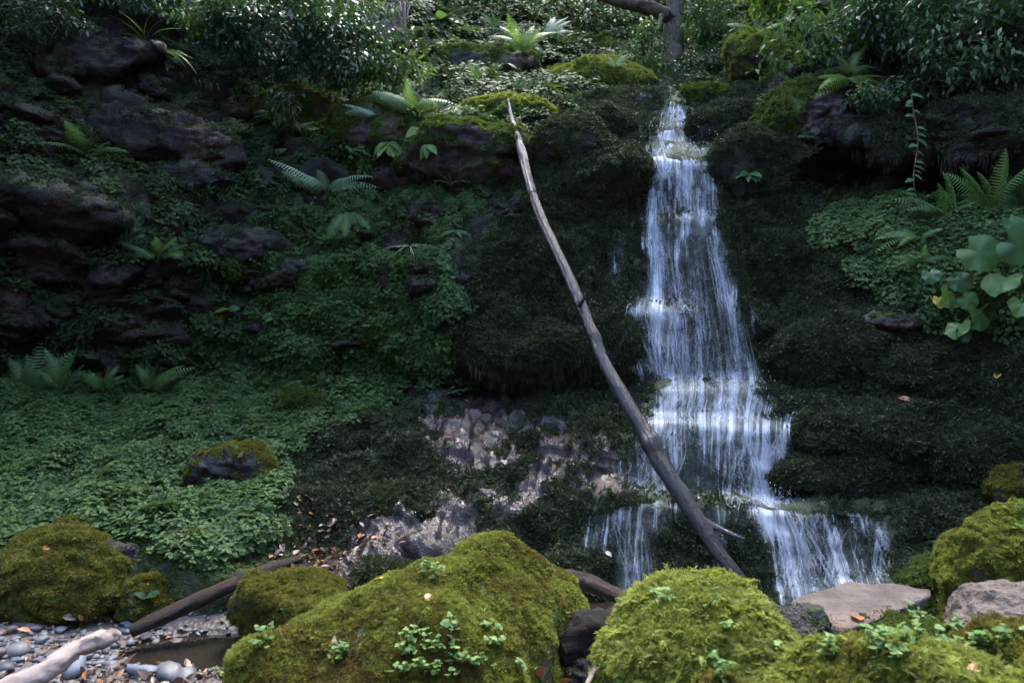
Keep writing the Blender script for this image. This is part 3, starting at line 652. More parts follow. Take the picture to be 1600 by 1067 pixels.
CR = [  # px, py, w, h, label, options
 (748,112,190,72,'mossy rock with bare dark underside below the fern clump above the ledge',dict(mat='mossy_rock',kind='mid',mossy=.35,n=2600,emb=.0,blocky=.35)),
 (930,132,170,78,'yellow-green mossy rock just left of the waterfall lip',dict(mat='mossy_rock',kind='bright',mossy=.75,n=4200)),
 (1010,170,60,50,'small wet rock under the left edge of the waterfall lip',dict(wet=1,mossy=.25,n=300,emb=.3)),
 (790,182,160,50,'flat mossy ledge rock behind the tip of the leaning log',dict(mat='mossy_rock',kind='bright',mossy=.6,n=2600)),
 (725,246,230,96,'big overhanging ledge block with a pale wet patch beside the log',dict(mossy=.42,kind='mid',n=3200,wet=.8,hang=120,depth=.9,blocky=.3)),
 (600,205,200,80,'ferny mossy ledge rock below the large glossy shrub',dict(mossy=.5,kind='mid',n=2000,mat='mossy_rock')),
 (885,238,150,100,'dark mossy rock touching the right side of the leaning log',dict(mossy=.6,n=2600,hang=100)),
 (945,205,105,62,'small dark mossy hump between log and upper fall',dict(mossy=.7,n=1500)),
 (935,274,170,90,'round dark mossy hump left of the upper fall',dict(mossy=.7,n=2600,hang=80)),
 (1105,158,90,44,'low mossy rock right of the waterfall lip',dict(mossy=.6,n=900,kind='mid')),
 (1138,200,110,80,'rounded dark mossy hump right of the lip',dict(mossy=.62,n=1700)),
 (1172,258,120,100,'dark mossy hump dripping beside the widest white water of the upper fall',dict(mossy=.62,n=2000,hang=160)),
 (1235,190,110,90,'mossy block beside the grey wet rock face',dict(mossy=.6,n=1600,kind='mid',mat='mossy_rock')),
 (1285,190,110,80,'grey-purple wet bare rock face under the bright fern',dict(mossy=.05,n=300,wet=.9,mat='cliff_rock',blocky=.4)),
 (1215,115,170,80,'sunlit mossy ridge rock rising to the right above the fall',dict(mossy=.7,kind='bright',n=3200,mat='mossy_rock',roll=.5)),
 (1300,150,150,60,'dark mossy rock behind the bright hanging fern',dict(mossy=.5,n=900,kind='mid')),
 (1395,215,220,110,'dark overhanging rock ledge behind the hanging vine',dict(mossy=.42,n=2600,depth=.9,hang=200,blocky=.45,cuts=9,sub=6)),
 (1530,225,230,110,'dark overhanging rock ledge right of the hanging vine',dict(mossy=.4,n=2200,depth=.9,hang=160,blocky=.45,cuts=9,sub=6)),
 (625,280,150,44,'low dark ledge rock topped with ground cover left of the log',dict(mossy=.4,n=700)),
 (800,335,90,50,'bare cracked grey rock right behind the leaning log',dict(mossy=.05,n=100,mat='cliff_rock',blocky=.45,cuts=9)),
 (640,385,80,46,'small square rock with dry grass on the leafy wall',dict(mossy=.15,n=200,blocky=.5,cuts=9)),
 (735,445,64,120,'bare purple-grey rock face between ground cover and dark moss',dict(mossy=.05,n=100,mat='cliff_rock',blocky=.45,cuts=9,emb=.25)),
 (370,390,150,64,'purple-grey bare rock on the left wall above the leafy patch',dict(mossy=.1,n=200,mat='cliff_rock',blocky=.5,cuts=9)),
 (240,205,180,110,'big dark angular block on the upper left wall',dict(mossy=.22,n=500,mat='cliff_rock',blocky=.45,cuts=9,depth=.8)),
 (100,330,270,100,'long dark overhanging block on the left wall under the fern',dict(mossy=.25,n=700,mat='cliff_rock',blocky=.4,cuts=9,depth=.9)),
 (170,95,220,90,'dark rock below the strap-leaved plants of the upper left wall',dict(mossy=.2,n=400,mat='cliff_rock',blocky=.45,cuts=8,depth=.8)),
 (460,175,130,80,'brownish mossy block under the glossy shrub',dict(mossy=.45,n=900,kind='mid',mat='mossy_rock')),
 (300,285,200,70,'dark rock shelf in the shaded left wall',dict(mossy=.25,n=400,mat='cliff_rock',blocky=.45,cuts=9,depth=.8)),
 (50,425,150,60,'pale grey jutting rock at the left wall',dict(mossy=.1,n=150,mat='cliff_rock',blocky=.5,cuts=9)),
 (40,500,130,56,'low jutting grey rock under the other one on the left wall',dict(mossy=.15,n=150,mat='cliff_rock',blocky=.5,cuts=9)),
 (450,440,130,60,'grey-brown rock half buried in the leafy wall',dict(mossy=.15,n=200,mat='cliff_rock',blocky=.45,cuts=9)),
 (1400,503,110,36,'grey bare rock below the right-hand ground cover',dict(mossy=.1,n=100,mat='mossy_rock',blocky=.4)),
 (1230,420,140,120,'dark moss bulge right of the middle fall',dict(mossy=.7,n=2600,emb=.35)),
 (1325,560,230,140,'large dark mossy mound right of the fall',dict(mossy=.8,n=5200,emb=.3,cuts=3,blocky=.15)),
 (1470,590,200,100,'dark mossy mound below the big round leaves',dict(mossy=.75,n=3000,emb=.3,cuts=3,blocky=.15)),
 (1400,680,320,110,'long dark mossy shelf in the right bank',dict(mossy=.75,n=4600,emb=.3,cuts=3,blocky=.15)),
 (1340,745,260,90,'dark wet mossy shelf just above the lowest ledge',dict(mossy=.65,n=3600,emb=.3,cuts=3,blocky=.15,wet=.8)),
 (1540,720,180,110,'dark mossy hump with wet streak in the right bank',dict(mossy=.7,n=2600,emb=.3,cuts=3,blocky=.15,wet=.8)),
 (850,555,210,90,'overhanging dark mossy bulge dripping over the low cave',dict(mossy=.7,n=3600,emb=.25,cuts=3,blocky=.15,hang=420,wet=.8)),
 (960,545,90,110,'dark mossy bulge beside the middle fall',dict(mossy=.65,n=1500,emb=.35,cuts=3,blocky=.15,hang=200,wet=.9)),
 (850,430,150,130,'dark mossy bulge left of the leaning log',dict(mossy=.7,n=3000,emb=.35,cuts=3,blocky=.15)),
 (625,812,150,96,'dark mossy mound on the wet red-brown slope',dict(mossy=.8,n=3200,emb=.2,cuts=3,blocky=.15)),
 (555,700,130,70,'low mossy bump near the top of the wet slope',dict(mossy=.7,n=1500,emb=.3,cuts=3,blocky=.15)),
 (700,778,90,56,'small dark mossy bump amid shiny wet rock',dict(mossy=.7,n=1000,emb=.3,cuts=3,blocky=.15)),
 (838,700,100,62,'dark mossy bump below the cave on the wet slope',dict(mossy=.7,n=1200,emb=.3,cuts=3,blocky=.15)),
 (932,688,80,52,'dark mossy bump left of the middle cascade',dict(mossy=.7,n=900,emb=.3,cuts=3,blocky=.15)),
 (480,640,90,56,'dark rock poking out of the ground cover slope',dict(mossy=.45,n=700,kind='mid')),
 (40,668,90,40,'flat dark rock in the ground cover slope',dict(mossy=.1,n=100)),
 (362,742,128,104,'grey boulder with yellow moss patches in the ground cover slope',dict(mossy=.28,kind='olive',n=1600,mat='mossy_rock',emb=-.22,blocky=.35,cuts=8)),
 (395,822,70,50,'small yellow-mossed rock under the grey boulder',dict(mossy=.5,kind='olive',n=500,mat='mossy_rock')),
 (85,915,210,150,'olive mossy bank rock above the gravel',dict(mossy=.7,kind='olive',n=3600,mat='mossy_rock',emb=.15,cuts=4)),
 (115,850,70,80,'mossy brown knob above the olive bank rock',dict(mossy=.5,kind='olive',n=600,mat='mossy_rock')),
 (165,905,110,130,'bare grey-purple rock beside the olive bank',dict(mossy=-.05,n=0,mat='cliff_rock',blocky=.45,cuts=9,emb=.3)),
 (228,945,70,80,'small mossy rock with a leafy tuft near the fallen log',dict(mossy=.45,kind='olive',n=600,mat='mossy_rock',emb=-.1)),
 (300,890,90,110,'mossy rock hidden under trailing ground cover by the log',dict(mossy=.5,kind='olive',n=700,mat='mossy_rock',emb=.25)),
 (1588,762,80,70,'olive mossy rock at the right bank by the yellow leaf',dict(mossy=.5,kind='olive',n=700,mat='mossy_rock')),
]
rw = random.Random(5)
def jut(px, py, w_, h_, lb, **kw):
    o = cliff_rock('rock', px, py, w_, h_, lb, mat='cliff_rock', blocky=.5, cuts=10, sub=4, n=120, mossy=rw.uniform(.0, .35), yaw=rw.uniform(-.4, .4), roll=rw.uniform(-.15, .2), emb=rw.uniform(.0, .2), seed=rw.randrange(9999), depth=rw.uniform(.25, .5), upb=.6, **kw)
for k in range(46): jut(rw.uniform(-20, 430), rw.uniform(370, 575), rw.uniform(50, 130), rw.uniform(18, 40), 'thin angular dark slab jutting from the layered lower left wall', group='slabs of the layered lower left wall')
for k in range(26): jut(rw.uniform(-20, 440), rw.uniform(130, 360), rw.uniform(60, 150), rw.uniform(28, 62), 'angular dark block jutting from the shaded upper left wall', group='blocks of the upper left wall')
for k in range(12): jut(rw.uniform(1340, 1610), rw.uniform(130, 275), rw.uniform(60, 150), rw.uniform(22, 50), 'angular dark block jutting from the overhang on the right', group='blocks of the right overhang')
for k in range(9): jut(rw.uniform(470, 720), rw.uniform(330, 580), rw.uniform(40, 80), rw.uniform(22, 44), 'small dark rock showing between the leaves of the wall left of the log', group='rocks in the leafy wall')
for px, py, w_, h_, lb, kw in CR: cliff_rock('rock', px, py, w_, h_, lb, **kw)

def hull_rock(pts, label, mat, it=3, smooth=3, seed=1, amp=.03, freq=3., **kw):
    bm = bmesh.new()
    for p in pts: bm.verts.new(p)
    r_ = bmesh.ops.convex_hull(bm, input=bm.verts)
    bmesh.ops.delete(bm, geom=[g for g in bm.verts if not g.link_faces], context='VERTS')
    bmesh.ops.triangulate(bm, faces=bm.faces)
    for k in range(it):
        bmesh.ops.subdivide_edges(bm, edges=[e for e in bm.edges if e.calc_length() > .03], cuts=1, use_grid_fill=True)
        bmesh.ops.triangulate(bm, faces=bm.faces)
        if smooth and k >= 2 and k < 2 + smooth: bmesh.ops.smooth_vert(bm, verts=bm.verts, factor=.35, use_axis_x=True, use_axis_y=True, use_axis_z=True)
    bmesh.ops.recalc_face_normals(bm, faces=bm.faces)
    bm.verts.index_update()
    v = np.array([x.co[:] for x in bm.verts]); f = np.array([[x.index for x in q_.verts] for q_ in bm.faces]); bm.free()
    n = vnorm(v, f); v = v + n * (amp * fbm(v, freq, 5, .52, seed * 4.4))[:, None]
    return finish_rock('boulder', v, f, mat, label, cat='boulder', seed=seed, **kw)
def PL(l): return [P(a, b, c).tolist() for a, b, c in l]
fg1 = PL([(785,838,2.75),(735,852,2.68),(690,884,2.6),(560,938,2.45),(430,985,2.32),(366,1030,2.25),(352,1130,2.2),(850,868,2.85),(898,905,2.95),(912,945,2.95),(900,1000,2.8),(890,1130,2.6),
          (700,1150,2.1),(560,1150,2.05),(820,1150,2.3),(790,845,3.1),(560,955,3.0),(430,1005,2.8),(880,905,3.3),(800,1000,2.38),(640,1000,2.25)])
fg1 += [[x, y, .0] for x, y, z in fg1[4:15]] + [[-.4, 3.1, .05], [.25, 3.2, .05], [-.95, 2.8, .05]]
hull_rock(fg1, 'big yellow-green mossy boulder with peaked top and clover patches', 'bright_mossy_rock', it=6, smooth=2, seed=3, amp=.05, mossy=.55, kind='mixed', n=30000, mscale=.6, upb=.3)
v, f = rock_np(41, (.62, .58, .74), 2, .12, 6, .10); v[:, 2] = np.where(v[:, 2] > 0, np.abs(v[:, 2]) ** .8 * .37 ** .2, v[:, 2])
finish_rock('boulder', v + P(1090, 1095, 2.2), f, 'bright_mossy_rock', 'round boulder under thick shaggy bright green moss', cat='boulder', mossy=.8, kind='fuzzy', n=15000, mscale=.95, seed=41)
sl = PL([(1238,938,2.72),(1290,922,2.82),(1330,911,2.88),(1400,910,2.9),(1452,922,2.86),(1456,930,2.75),(1370,968,2.5),(1330,982,2.42),(1262,965,2.5)])
sl += [[x * .97, y, z - .07] for x, y, z in sl]
hull_rock(sl, 'flat brown bare stone slab with fallen leaves', 'brown_slab', it=5, smooth=1, seed=8, amp=.012, freq=7, mossy=-.6, n=0)
BO = [ # px,py,Y,(w,d,h),label,opts
 (1365,1010,2.62,(.66,.6,.26),'shaded mossy rock propping up the brown slab',dict(mat='mossy_rock',mossy=.55,kind='mid',n=4000,mscale=.8)),
 (1625,930,3.2,(.80,.7,.74),'yellow-green mossy boulder at the right bank behind the slab',dict(mat='bright_mossy_rock',mossy=.7,kind='mixed',n=14000,mscale=.75)),
 (1500,935,3.5,(.42,.5,.36),'dark mossy rock tucked behind the slab',dict(mat='dark_mossy_rock',mossy=.5,kind='mid',n=2000)),
 (1595,985,2.35,(.42,.5,.32),'smooth brown-grey rock with mossy side right of the slab',dict(mat='brown_slab',mossy=.3,kind='olive',n=3000,mscale=.6,upb=-.2)),
 (1390,1150,1.72,(.86,.6,.36),'low bright mossy rock with clover below the slab',dict(mat='bright_mossy_rock',mossy=.75,kind='fuzzy',n=14000,mscale=.6)),
 (1620,1115,1.9,(.44,.5,.40),'mossy rock with loose leaves beside the clover rock',dict(mat='bright_mossy_rock',mossy=.5,kind='mixed',n=4000,mscale=.7)),
 (1200,1140,1.75,(.34,.4,.24),'small bright mossy stone in front of the shaggy boulder',dict(mat='bright_mossy_rock',mossy=.7,kind='mixed',n=3000,mscale=.7)),
 (462,950,3.75,(.72,.6,.42),'dark mossy boulder behind the big peaked boulder',dict(mat='mossy_rock',mossy=.5,kind='olive',n=5500,mscale=.7)),
 (585,925,4.05,(.5,.45,.3),'dark wet rock beside the dark mossy boulder',dict(mat='dark_mossy_rock',mossy=.35,kind='dark',n=1500,wet=.8)),
 (900,1085,2.75,(.34,.3,.3),'dark shaded rock under the charred log',dict(mat='dark_mossy_rock',mossy=.2,n=300,mscale=.4)),
 (1250,1010,2.5,(.3,.35,.3),'black shaded stone between shaggy boulder and slab',dict(mat='dark_mossy_rock',mossy=.15,n=300,mscale=.4)),
]
for k, (px, py, Y, size, lb, kw) in enumerate(BO):
    v, f = rock_np(60 + k * 3, size, 8, .16 if 'smooth' in lb else .38, 6 if Y < 3.3 else 5, .20)
    finish_rock('boulder', v + P(px, py, Y), f, label=lb, cat='boulder', seed=60 + k, **kw)

# ------------------------------------------------------------------ logs, trunks, branches
def smooth_path(pts, n):
    pts = np.asarray(pts, float); t = np.linspace(0, 1, len(pts)); tt = np.linspace(0, 1, n)
    o = np.stack([np.interp(tt, t, pts[:, k]) for k in range(pts.shape[1])], 1)
    for _ in range(max(2, n // (len(pts) * 2))): o[1:-1] = .25 * o[:-2] + .5 * o[1:-1] + .25 * o[2:]
    return o
def log_mesh(name, pts, rad, mat, n=60, sides=18, lump=.14, seed=0, knots=()):
    c = smooth_path(np.concatenate([np.asarray(pts, float), np.asarray(rad, float)[:, None]], 1), n)
    p, r_ = c[:, :3], c[:, 3]; o = p[0].copy()
    v, f = tube_np(p, r_, sides)
    ax = np.concatenate([np.repeat(p, sides, 0), p[:1], p[-1:]]); rr = np.concatenate([np.repeat(r_, sides), r_[:1], r_[-1:]])
    d = v - ax; q_ = v * 1.0
    dn = d / (np.linalg.norm(d, axis=1)[:, None] + 1e-9)
    h = lump * (fbm(q_, 5, 3, .5, seed) + .8 * fbm(np.concatenate([dn * 1.5, ], 1) + ax * .8, 2.2, 4, .6, seed + 3))
    for (ti, ang, amp, wd) in knots:
        k0 = p[int(ti * (n - 1))]; dist = np.linalg.norm(ax - k0, axis=1); h = h + amp * np.exp(-(dist / wd) ** 2) * (.5 + .5 * dn @ np.array([math.cos(ang), 0, math.sin(ang)]))
    v = ax + d * (1 + h)[:, None]
    uv = np.concatenate([np.stack([np.tile(np.abs(np.linspace(-1, 1, sides)), n), np.repeat(np.cumsum(np.r_[0, np.linalg.norm(np.diff(p, axis=0), axis=1)]), sides)], 1), [[0, 0], [0, 0]]])
    me = mesh_np(name, v - o, f, uv=uv, mat=MAT[mat]); BVHS.append(BVHTree.FromPolygons(v.tolist(), f.tolist()))
    return me, o
def leanY(py): return 7.6 / (1.508 - (561 - py) / 1067)
lp = [(794,155,3),(800,188,5.5),(812,225,9),(832,305,11),(846,345,11),(868,390,12),(888,432,12),(905,470,13),(922,512,13),(945,568,14),(985,640,16),(1018,690,18),(1030,718,22),(1060,765,20),(1092,815,19),(1120,860,17),(1165,915,14)]
pts = [P(a, b, leanY(b)) for a, b, r_ in lp]; rads = [.68 * r_ * leanY(b) / FPX for a, b, r_ in lp]
rt = bpy.data.objects.new('leaning_log', None); COL.objects.link(rt); rt.location = pts[-1].tolist()
tag(rt, 'long thin wet bare log leaning against the cliff in front of the waterfall', 'log')
def piece(name, pts, rads, mat, parent, **kw):
    me, o = log_mesh(name, pts, rads, mat, **kw)
    return link(name, me, parent, loc=(Vector(o.tolist()) - parent.location))
piece('trunk', pts[2:], rads[2:], 'wet_bark', rt, n=110, sides=20, seed=2, knots=((.66, 2.6, .5, .06), (.45, .3, .35, .05), (.8, -.4, .3, .06)))
piece('broken_tip', pts[:4], [rads[0] * .6, rads[1], rads[2] * .97, rads[3] * .9], 'dry_gray_bark', rt, n=30, sides=14, seed=5, lump=.3)
br = [(1100,815,4.35),(1125,826,4.28),(1148,836,4.22),(1164,842,4.18)]
piece('side_branch', [P(*b) for b in br], [.03, .02, .014, .006], 'wet_bark', rt, n=24, sides=10, seed=8)
piece('branch_stub', [P(905,478,5.25), P(913,466,5.2), P(915,456,5.18)], [.02, .014, .004], 'wet_bark', rt, n=10, sides=8, seed=9)
def one_log(name, l, mat, label, cat='log', **kw):
    me, o = log_mesh(name, [P(a, b, c) for a, b, c, r_ in l], [r_ * c / FPX for a, b, c, r_ in l], mat, **kw)
    return link(name, me, None, label, cat, loc=o.tolist())
one_log('fallen_log', [(205,986,3.72,9),(240,970,3.76,12),(330,928,3.9,11),(400,897,4.05,11),(470,872,4.2,6)], 'dark_log', 'dark weathered log lying above the small pool at the left bank', seed=11)
one_log('bleached_branch', [(-30,1095,2.72,13),(25,1068,2.78,14),(80,1045,2.85,14),(118,1012,2.95,13),(150,1000,3.0,14),(172,994,3.05,12),(184,993,3.07,7),(188,994,3.08,2)], 'bleached_wood', 'pale bleached crooked branch lying on the gravel', cat='branch', seed=12, lump=.38)
one_log('short_log', [(885,900,3.45,10),(920,910,3.35,13),(960,928,3.2,13),(1012,950,3.0,9)], 'dark_log', 'short dark broken log wedged between the two mossy boulders', seed=13, lump=.25)
one_log('charred_log', [(862,1000,2.72,30),(890,992,2.78,34),(930,985,2.9,30),(985,978,3.1,22)], 'charred_log', 'thick black rotten log end between the mossy boulders', seed=14, lump=.45, sides=26)
one_log('stick', [(905,1095,2.0,3),(925,1052,2.1,4),(945,1020,2.25,3.5),(965,995,2.4,2)], 'bleached_wood', 'thin pale stick leaning beside the shaggy boulder', cat='stick', seed=15, n=20, sides=8)
one_log('fallen_log', [(900,-22,9.6,10),(960,-2,9.5,10),(1010,12,9.5,11),(1040,24,9.55,11),(1056,31,9.6,9)], 'trunk_bark', 'fallen brown trunk leaning across the slope above the waterfall', seed=16)
tr = bpy.data.objects.new('tree', None); COL.objects.link(tr); tr.location = V3(1052, 95, 9.6); tag(tr, 'thin dark tree standing above the waterfall lip', 'tree')
piece('trunk', [P(1050,110,9.55),P(1052,60,9.6),P(1055,0,9.7),P(1050,-150,9.9),P(1046,-420,10.2)], [.17,.14,.13,.12,.09], 'trunk_bark', tr, seed=18)
piece('branch', [P(1034,24,9.3),P(1028,45,9.25),P(1019,62,9.2),P(1017,90,9.2)], [.03,.025,.02,.008], 'twig_bark', tr, seed=19, n=20, sides=8)
tr2 = bpy.data.objects.new('tree', None); COL.objects.link(tr2); tr2.location = V3(612, 70, 8.3); tag(tr2, 'reddish trunk with hanging roots behind the glossy shrub', 'tree')
piece('trunk', [P(610,75,8.3),P(612,30,8.3),P(616,-40,8.4),P(622,-300,8.7)], [.24,.17,.15,.13], 'trunk_bark', tr2, seed=20)
for k in range(9):
    x = 585 + k * 7 + random.uniform(-4, 4); L_ = random.uniform(25, 60)
    piece('root', [P(x, 5, 8.15), P(x + random.uniform(-5, 5), 5 + L_ * .5, 8.1), P(x + random.uniform(-8, 8), 5 + L_, 8.08)], [.02, .014, .005], 'twig_bark', tr2, seed=22 + k, n=12, sides=6)

# ------------------------------------------------------------------ the waterfall
CURT = [  # name, rows (py, x left, x right), strands, radius m, sheet strength, skew towards
 ([(147,1034,1070),(165,1030,1069),(185,1026,1069),(205,1020,1070)], 200, .007, 1.0),
 ([(150,995,1036),(168,985,1032),(190,985,1024),(215,985,1020)], 50, .004, .55),
 ([(198,1018,1070),(222,1014,1084),(240,1008,1100),(252,1004,1112),(270,1004,1114)], 330, .007, 1.1),
 ([(248,1004,1114),(280,1002,1116),(310,1004,1118),(350,1008,1122)], 330, .006, .75),
 ([(235,1000,1030),(262,985,1010),(300,980,1012)], 26, .004, .35),
 ([(300,1008,1032),(400,1014,1042),(470,1010,1048),(488,1000,1056)], 130, .006, .75),
 ([(340,1040,1124),(400,1036,1142),(500,1046,1166),(600,1050,1188)], 420, .0042, .62),
 ([(345,1092,1112),(380,1098,1126),(440,1112,1140),(520,1120,1150)], 90, .006, .5),
 ([(474,1005,1050),(484,985,1065),(495,972,1076),(520,978,1080),(560,988,1084),(602,1000,1092)], 330, .0058, .8),
 ([(500,1040,1175),(560,1040,1182),(610,1030,1194)], 200, .0042, .5),
 ([(600,1050,1196),(609,1038,1196),(630,1030,1196),(652,1016,1200),(662,1004,1204)], 330, .0062, .85),
 ([(654,1006,1238),(664,998,1238),(690,994,1238),(730,984,1238),(786,962,1238)], 380, .005, .62),
 ([(654,1150,1238),(680,1154,1239),(730,1170,1240),(786,1180,1240)], 260, .0062, .8),
 ([(776,1130,1242),(786,1130,1246),(798,1140,1250)], 170, .006, .8),
 ([(776,930,1140),(786,920,1150),(796,900,1150)], 90, .0045, .5),
 ([(788,1196,1290),(800,1198,1390),(830,1206,1392),(870,1214,1392),(922,1220,1388)], 300, .005, .55),
 ([(790,1198,1246),(830,1212,1272),(880,1222,1300),(925,1225,1320)], 260, .006, .85),
 ([(792,1240,1345),(800,1240,1372)], 60, .004, .5),
 ([(788,900,1055),(800,905,1052),(850,930,1048),(900,955,1044),(955,965,1036)], 110, .0042, .42),
 ([(796,975,1018),(850,972,1014),(920,975,1012),(956,978,1010)], 90, .005, .5),
 ([(812,1110,1135),(860,1112,1134),(900,1116,1130)], 26, .004, .35),
 ([(505,905,985),(560,902,990),(604,902,990)], 36, .0018, .0),
 ([(378,960,990),(400,958,986),(430,962,980)], 16, .003, .5),
]
JETS = [  # (polyline px), half width px, strength: where the white water runs
 ([(1052,147),(1054,175),(1046,200)],15,1.0),([(1015,152),(1000,185),(1000,205)],13,.28),([(1046,198),(1038,225),(1050,245)],26,1.0),([(1070,236),(1105,250),(1108,262)],15,.8),
 ([(1025,240),(1024,300),(1020,340),(1028,400),(1026,440),(1018,482)],12,.95),([(1080,250),(1086,300),(1086,345)],28,.62),([(1000,262),(988,290)],9,.28),
 ([(1104,340),(1118,370),(1130,430),(1146,500),(1158,560)],10,.62),([(1078,345),(1088,450),(1100,595)],40,.34),([(1060,350),(1056,420),(1066,500)],9,.42),
 ([(1014,478),(1034,500),(1046,560),(1050,602)],26,.85),([(1000,486),(982,498),(984,540),(996,590)],15,.62),([(1175,470),(1180,525)],4,.4),([(1150,520),(1165,600)],18,.28),
 ([(1150,606),(1150,632),(1140,654)],40,.85),([(1060,602),(1046,630),(1030,655)],20,.7),([(1095,606),(1100,650)],22,.4),([(1010,655),(1060,656),(1120,662),(1190,668),(1237,664)],9,.42),
 ([(1170,672),(1190,720),(1198,788)],34,.82),([(1226,668),(1214,700),(1206,760)],9,.8),([(1235,660),(1237,790)],3.5,.6),([(1040,665),(1020,730),(990,780)],46,.55),([(1110,680),(1105,780)],50,.34),
 ([(1140,776),(1180,776),(1212,782),(1240,792)],11,1.0),([(960,778),(1010,768),(1070,772)],14,.42),([(1060,776),(1140,780)],8,.5),
 ([(1204,790),(1228,840),(1244,900),(1250,928)],24,.9),([(1262,800),(1302,860),(1328,918)],34,.62),([(1335,796),(1372,826),(1382,910)],20,.5),([(1240,792),(1300,796),(1348,793),(1376,806)],4.5,.7),([(1225,922),(1300,912),(1340,918)],9,.6),
 ([(1006,796),(986,850),(992,955)],24,.45),([(960,800),(925,845)],20,.32),([(1122,812),(1122,895)],9,.26),([(965,380),(962,430)],14,.26),([(1000,900),(985,955)],30,.3),
]
def dens(px, py):
    q = np.ones(np.shape(px))
    for pl, wd, st_ in JETS:
        d2 = np.full(np.shape(px), 1e9)
        for (x0, y0), (x1, y1) in zip(pl[:-1], pl[1:]):
            vx, vy = x1 - x0, y1 - y0; t = np.clip(((px - x0) * vx + (py - y0) * vy) / (vx * vx + vy * vy), 0, 1)
            d2 = np.minimum(d2, (px - x0 - t * vx) ** 2 + (py - y0 - t * vy) ** 2)
        q = q * (1 - st_ * np.exp(-d2 / wd ** 2))
    return (1 - q) * sstep(139, 150, py)
wat = bpy.data.objects.new('waterfall', None); COL.objects.link(wat); wat.location = V3(1060, 945, 4.5)
tag(wat, 'white stepped waterfall running down the dark mossy rock', kind='structure')
WO = np.array(wat.location[:])
def flow(px, py, off):
    """px,py (n,k) -> world points hugging the rock, arcing clear of the ledges"""
    s = S(px, py); y = s[..., 1] - off
    for k in range(1, y.shape[1]): y[:, k] = np.minimum(y[:, k], y[:, k - 1] + .012)
    return P(px, py, y)
def fallmesh():
    r = np.random.default_rng(5); K = 16
    SV, SF, SA, SU = [], [], [], []; n0 = 0
    TV, TF, TA, TU = [], [], [], []; m0 = 0
    for ci, (rows, ns, rad, sheet) in enumerate(CURT):
        ns = int(ns * (.5 if rows[0][0] < 590 else .34))
        rows = np.array(rows, float); py0, py1 = rows[0, 0], rows[-1, 0]
        def edge(py): return np.interp(py, rows[:, 0], rows[:, 1]), np.interp(py, rows[:, 0], rows[:, 2])
        # strands
        t0 = r.random(ns)
        cl = np.sort(r.random(max(3, ns // 22))); near = cl[np.abs(cl[None] - t0[:, None]).argmin(1)]; t0 = t0 + (near - t0) * .62 * (r.random(ns) < .75)
        a = r.random(ns); L = np.clip(r.beta(1.3, 2.2, ns) * 1.1 + .12, 0, 1); a = a * (1 - L * .8); b = np.minimum(a + L, 1)
        kk = np.linspace(0, 1, K)[None]; py = py0 + (py1 - py0) * (a[:, None] + (b - a)[:, None] * kk)
        xl, xr = edge(py); drift = r.normal(size=(ns, 1)) * .05
        tt = t0[:, None] + drift * kk + .012 * np.sin(kk * 9 + r.random((ns, 1)) * 6.28)
        px = xl + (xr - xl) * tt + r.normal(size=(ns, 1)) * 1.2
        dn = dens(px, py); ok = dn.mean(1) > r.random(ns) * .55 + .05
        if sheet == 0: ok[:] = True; dn = dn * 0 + .5
        px, py, dn = px[ok], py[ok], dn[ok]; ns = len(px)
        if ns == 0: continue
        w = flow(px, py, (.02 + .05 * r.random(ns) ** 2)[:, None])
        rr = rad * 1.25 * r.uniform(.25, 1.7, ns)[:, None] * np.sin(np.pi * np.clip(kk * .96 + .02, 0, 1)) ** .6 * (1 + .35 * np.sin(kk * 23 + r.random((ns, 1)) * 6.28))
        an = np.array([math.pi * .5, math.pi * 7 / 6, math.pi * 11 / 6])
        ring = w[:, :, None, :] + rr[:, :, None, None] * np.stack([np.cos(an), -.6 * np.sin(an), .25 * np.sin(an)], -1)[None, None]
        idx = np.arange(ns * K * 3).reshape(ns, K, 3)
        q4 = [np.stack([idx[:, :-1, j], idx[:, :-1, (j + 1) % 3], idx[:, 1:, (j + 1) % 3], idx[:, 1:, j]], -1).reshape(-1, 4) for j in range(3)]
        fd = (r.uniform(.06, .55, ns)[:, None] * np.sin(np.pi * np.clip(kk, 0, 1)) ** .8 * np.clip(dn * 1.3, 0, 1))[:, :, None] + np.zeros((1, 1, 3))
        U = np.stack([np.broadcast_to(r.random((ns, 1, 1)) * 50, (ns, K, 3)), np.broadcast_to(w[:, :, None, 2], (ns, K, 3))], -1)
        TV.append(ring.reshape(-1, 3)); TF.append(np.concatenate(q4) + m0); TA.append(fd.ravel()); TU.append(U.reshape(-1, 2)); m0 += ns * K * 3
    sx_ = np.arange(880, 1412, 2.5); sy_ = np.arange(140, 964, 2.5); PX, PY = np.meshgrid(sx_, sy_)
    wob = fbm(np.stack([PX * .03, PY * .03, 0 * PX], -1), 1, 3, .5, 3.) * 10; wob2 = fbm(np.stack([PX * .035, PY * .015, 0 * PX], -1), 1, 3, .5, 9.) * 16
    dn = dens(PX + wob, PY + wob2)
    w = flow(PX.T.copy(), PY.T.copy(), .03).transpose(1, 0, 2); f4 = gridfaces(*PX.shape)
    f4 = f4[dn.ravel()[f4].max(1) > .02]; ids, inv = np.unique(f4, return_inverse=True)
    lean = np.interp(PY, [140, 250, 340, 480, 600, 660, 790, 960], [0, 5, 8, 2, 14, 6, 0, 22]) * (PX - 1060) / 130
    U = np.stack([(PX - lean + wob * .15) / FPX * 5.6, 1.6 - w[..., 2] + .5 * w[..., 1]], -1)
    SV.append(w.reshape(-1, 3)[ids]); SF.append(inv.reshape(-1, 4)); SA.append(dn.ravel()[ids]); SU.append(U.reshape(-1, 2)[ids])
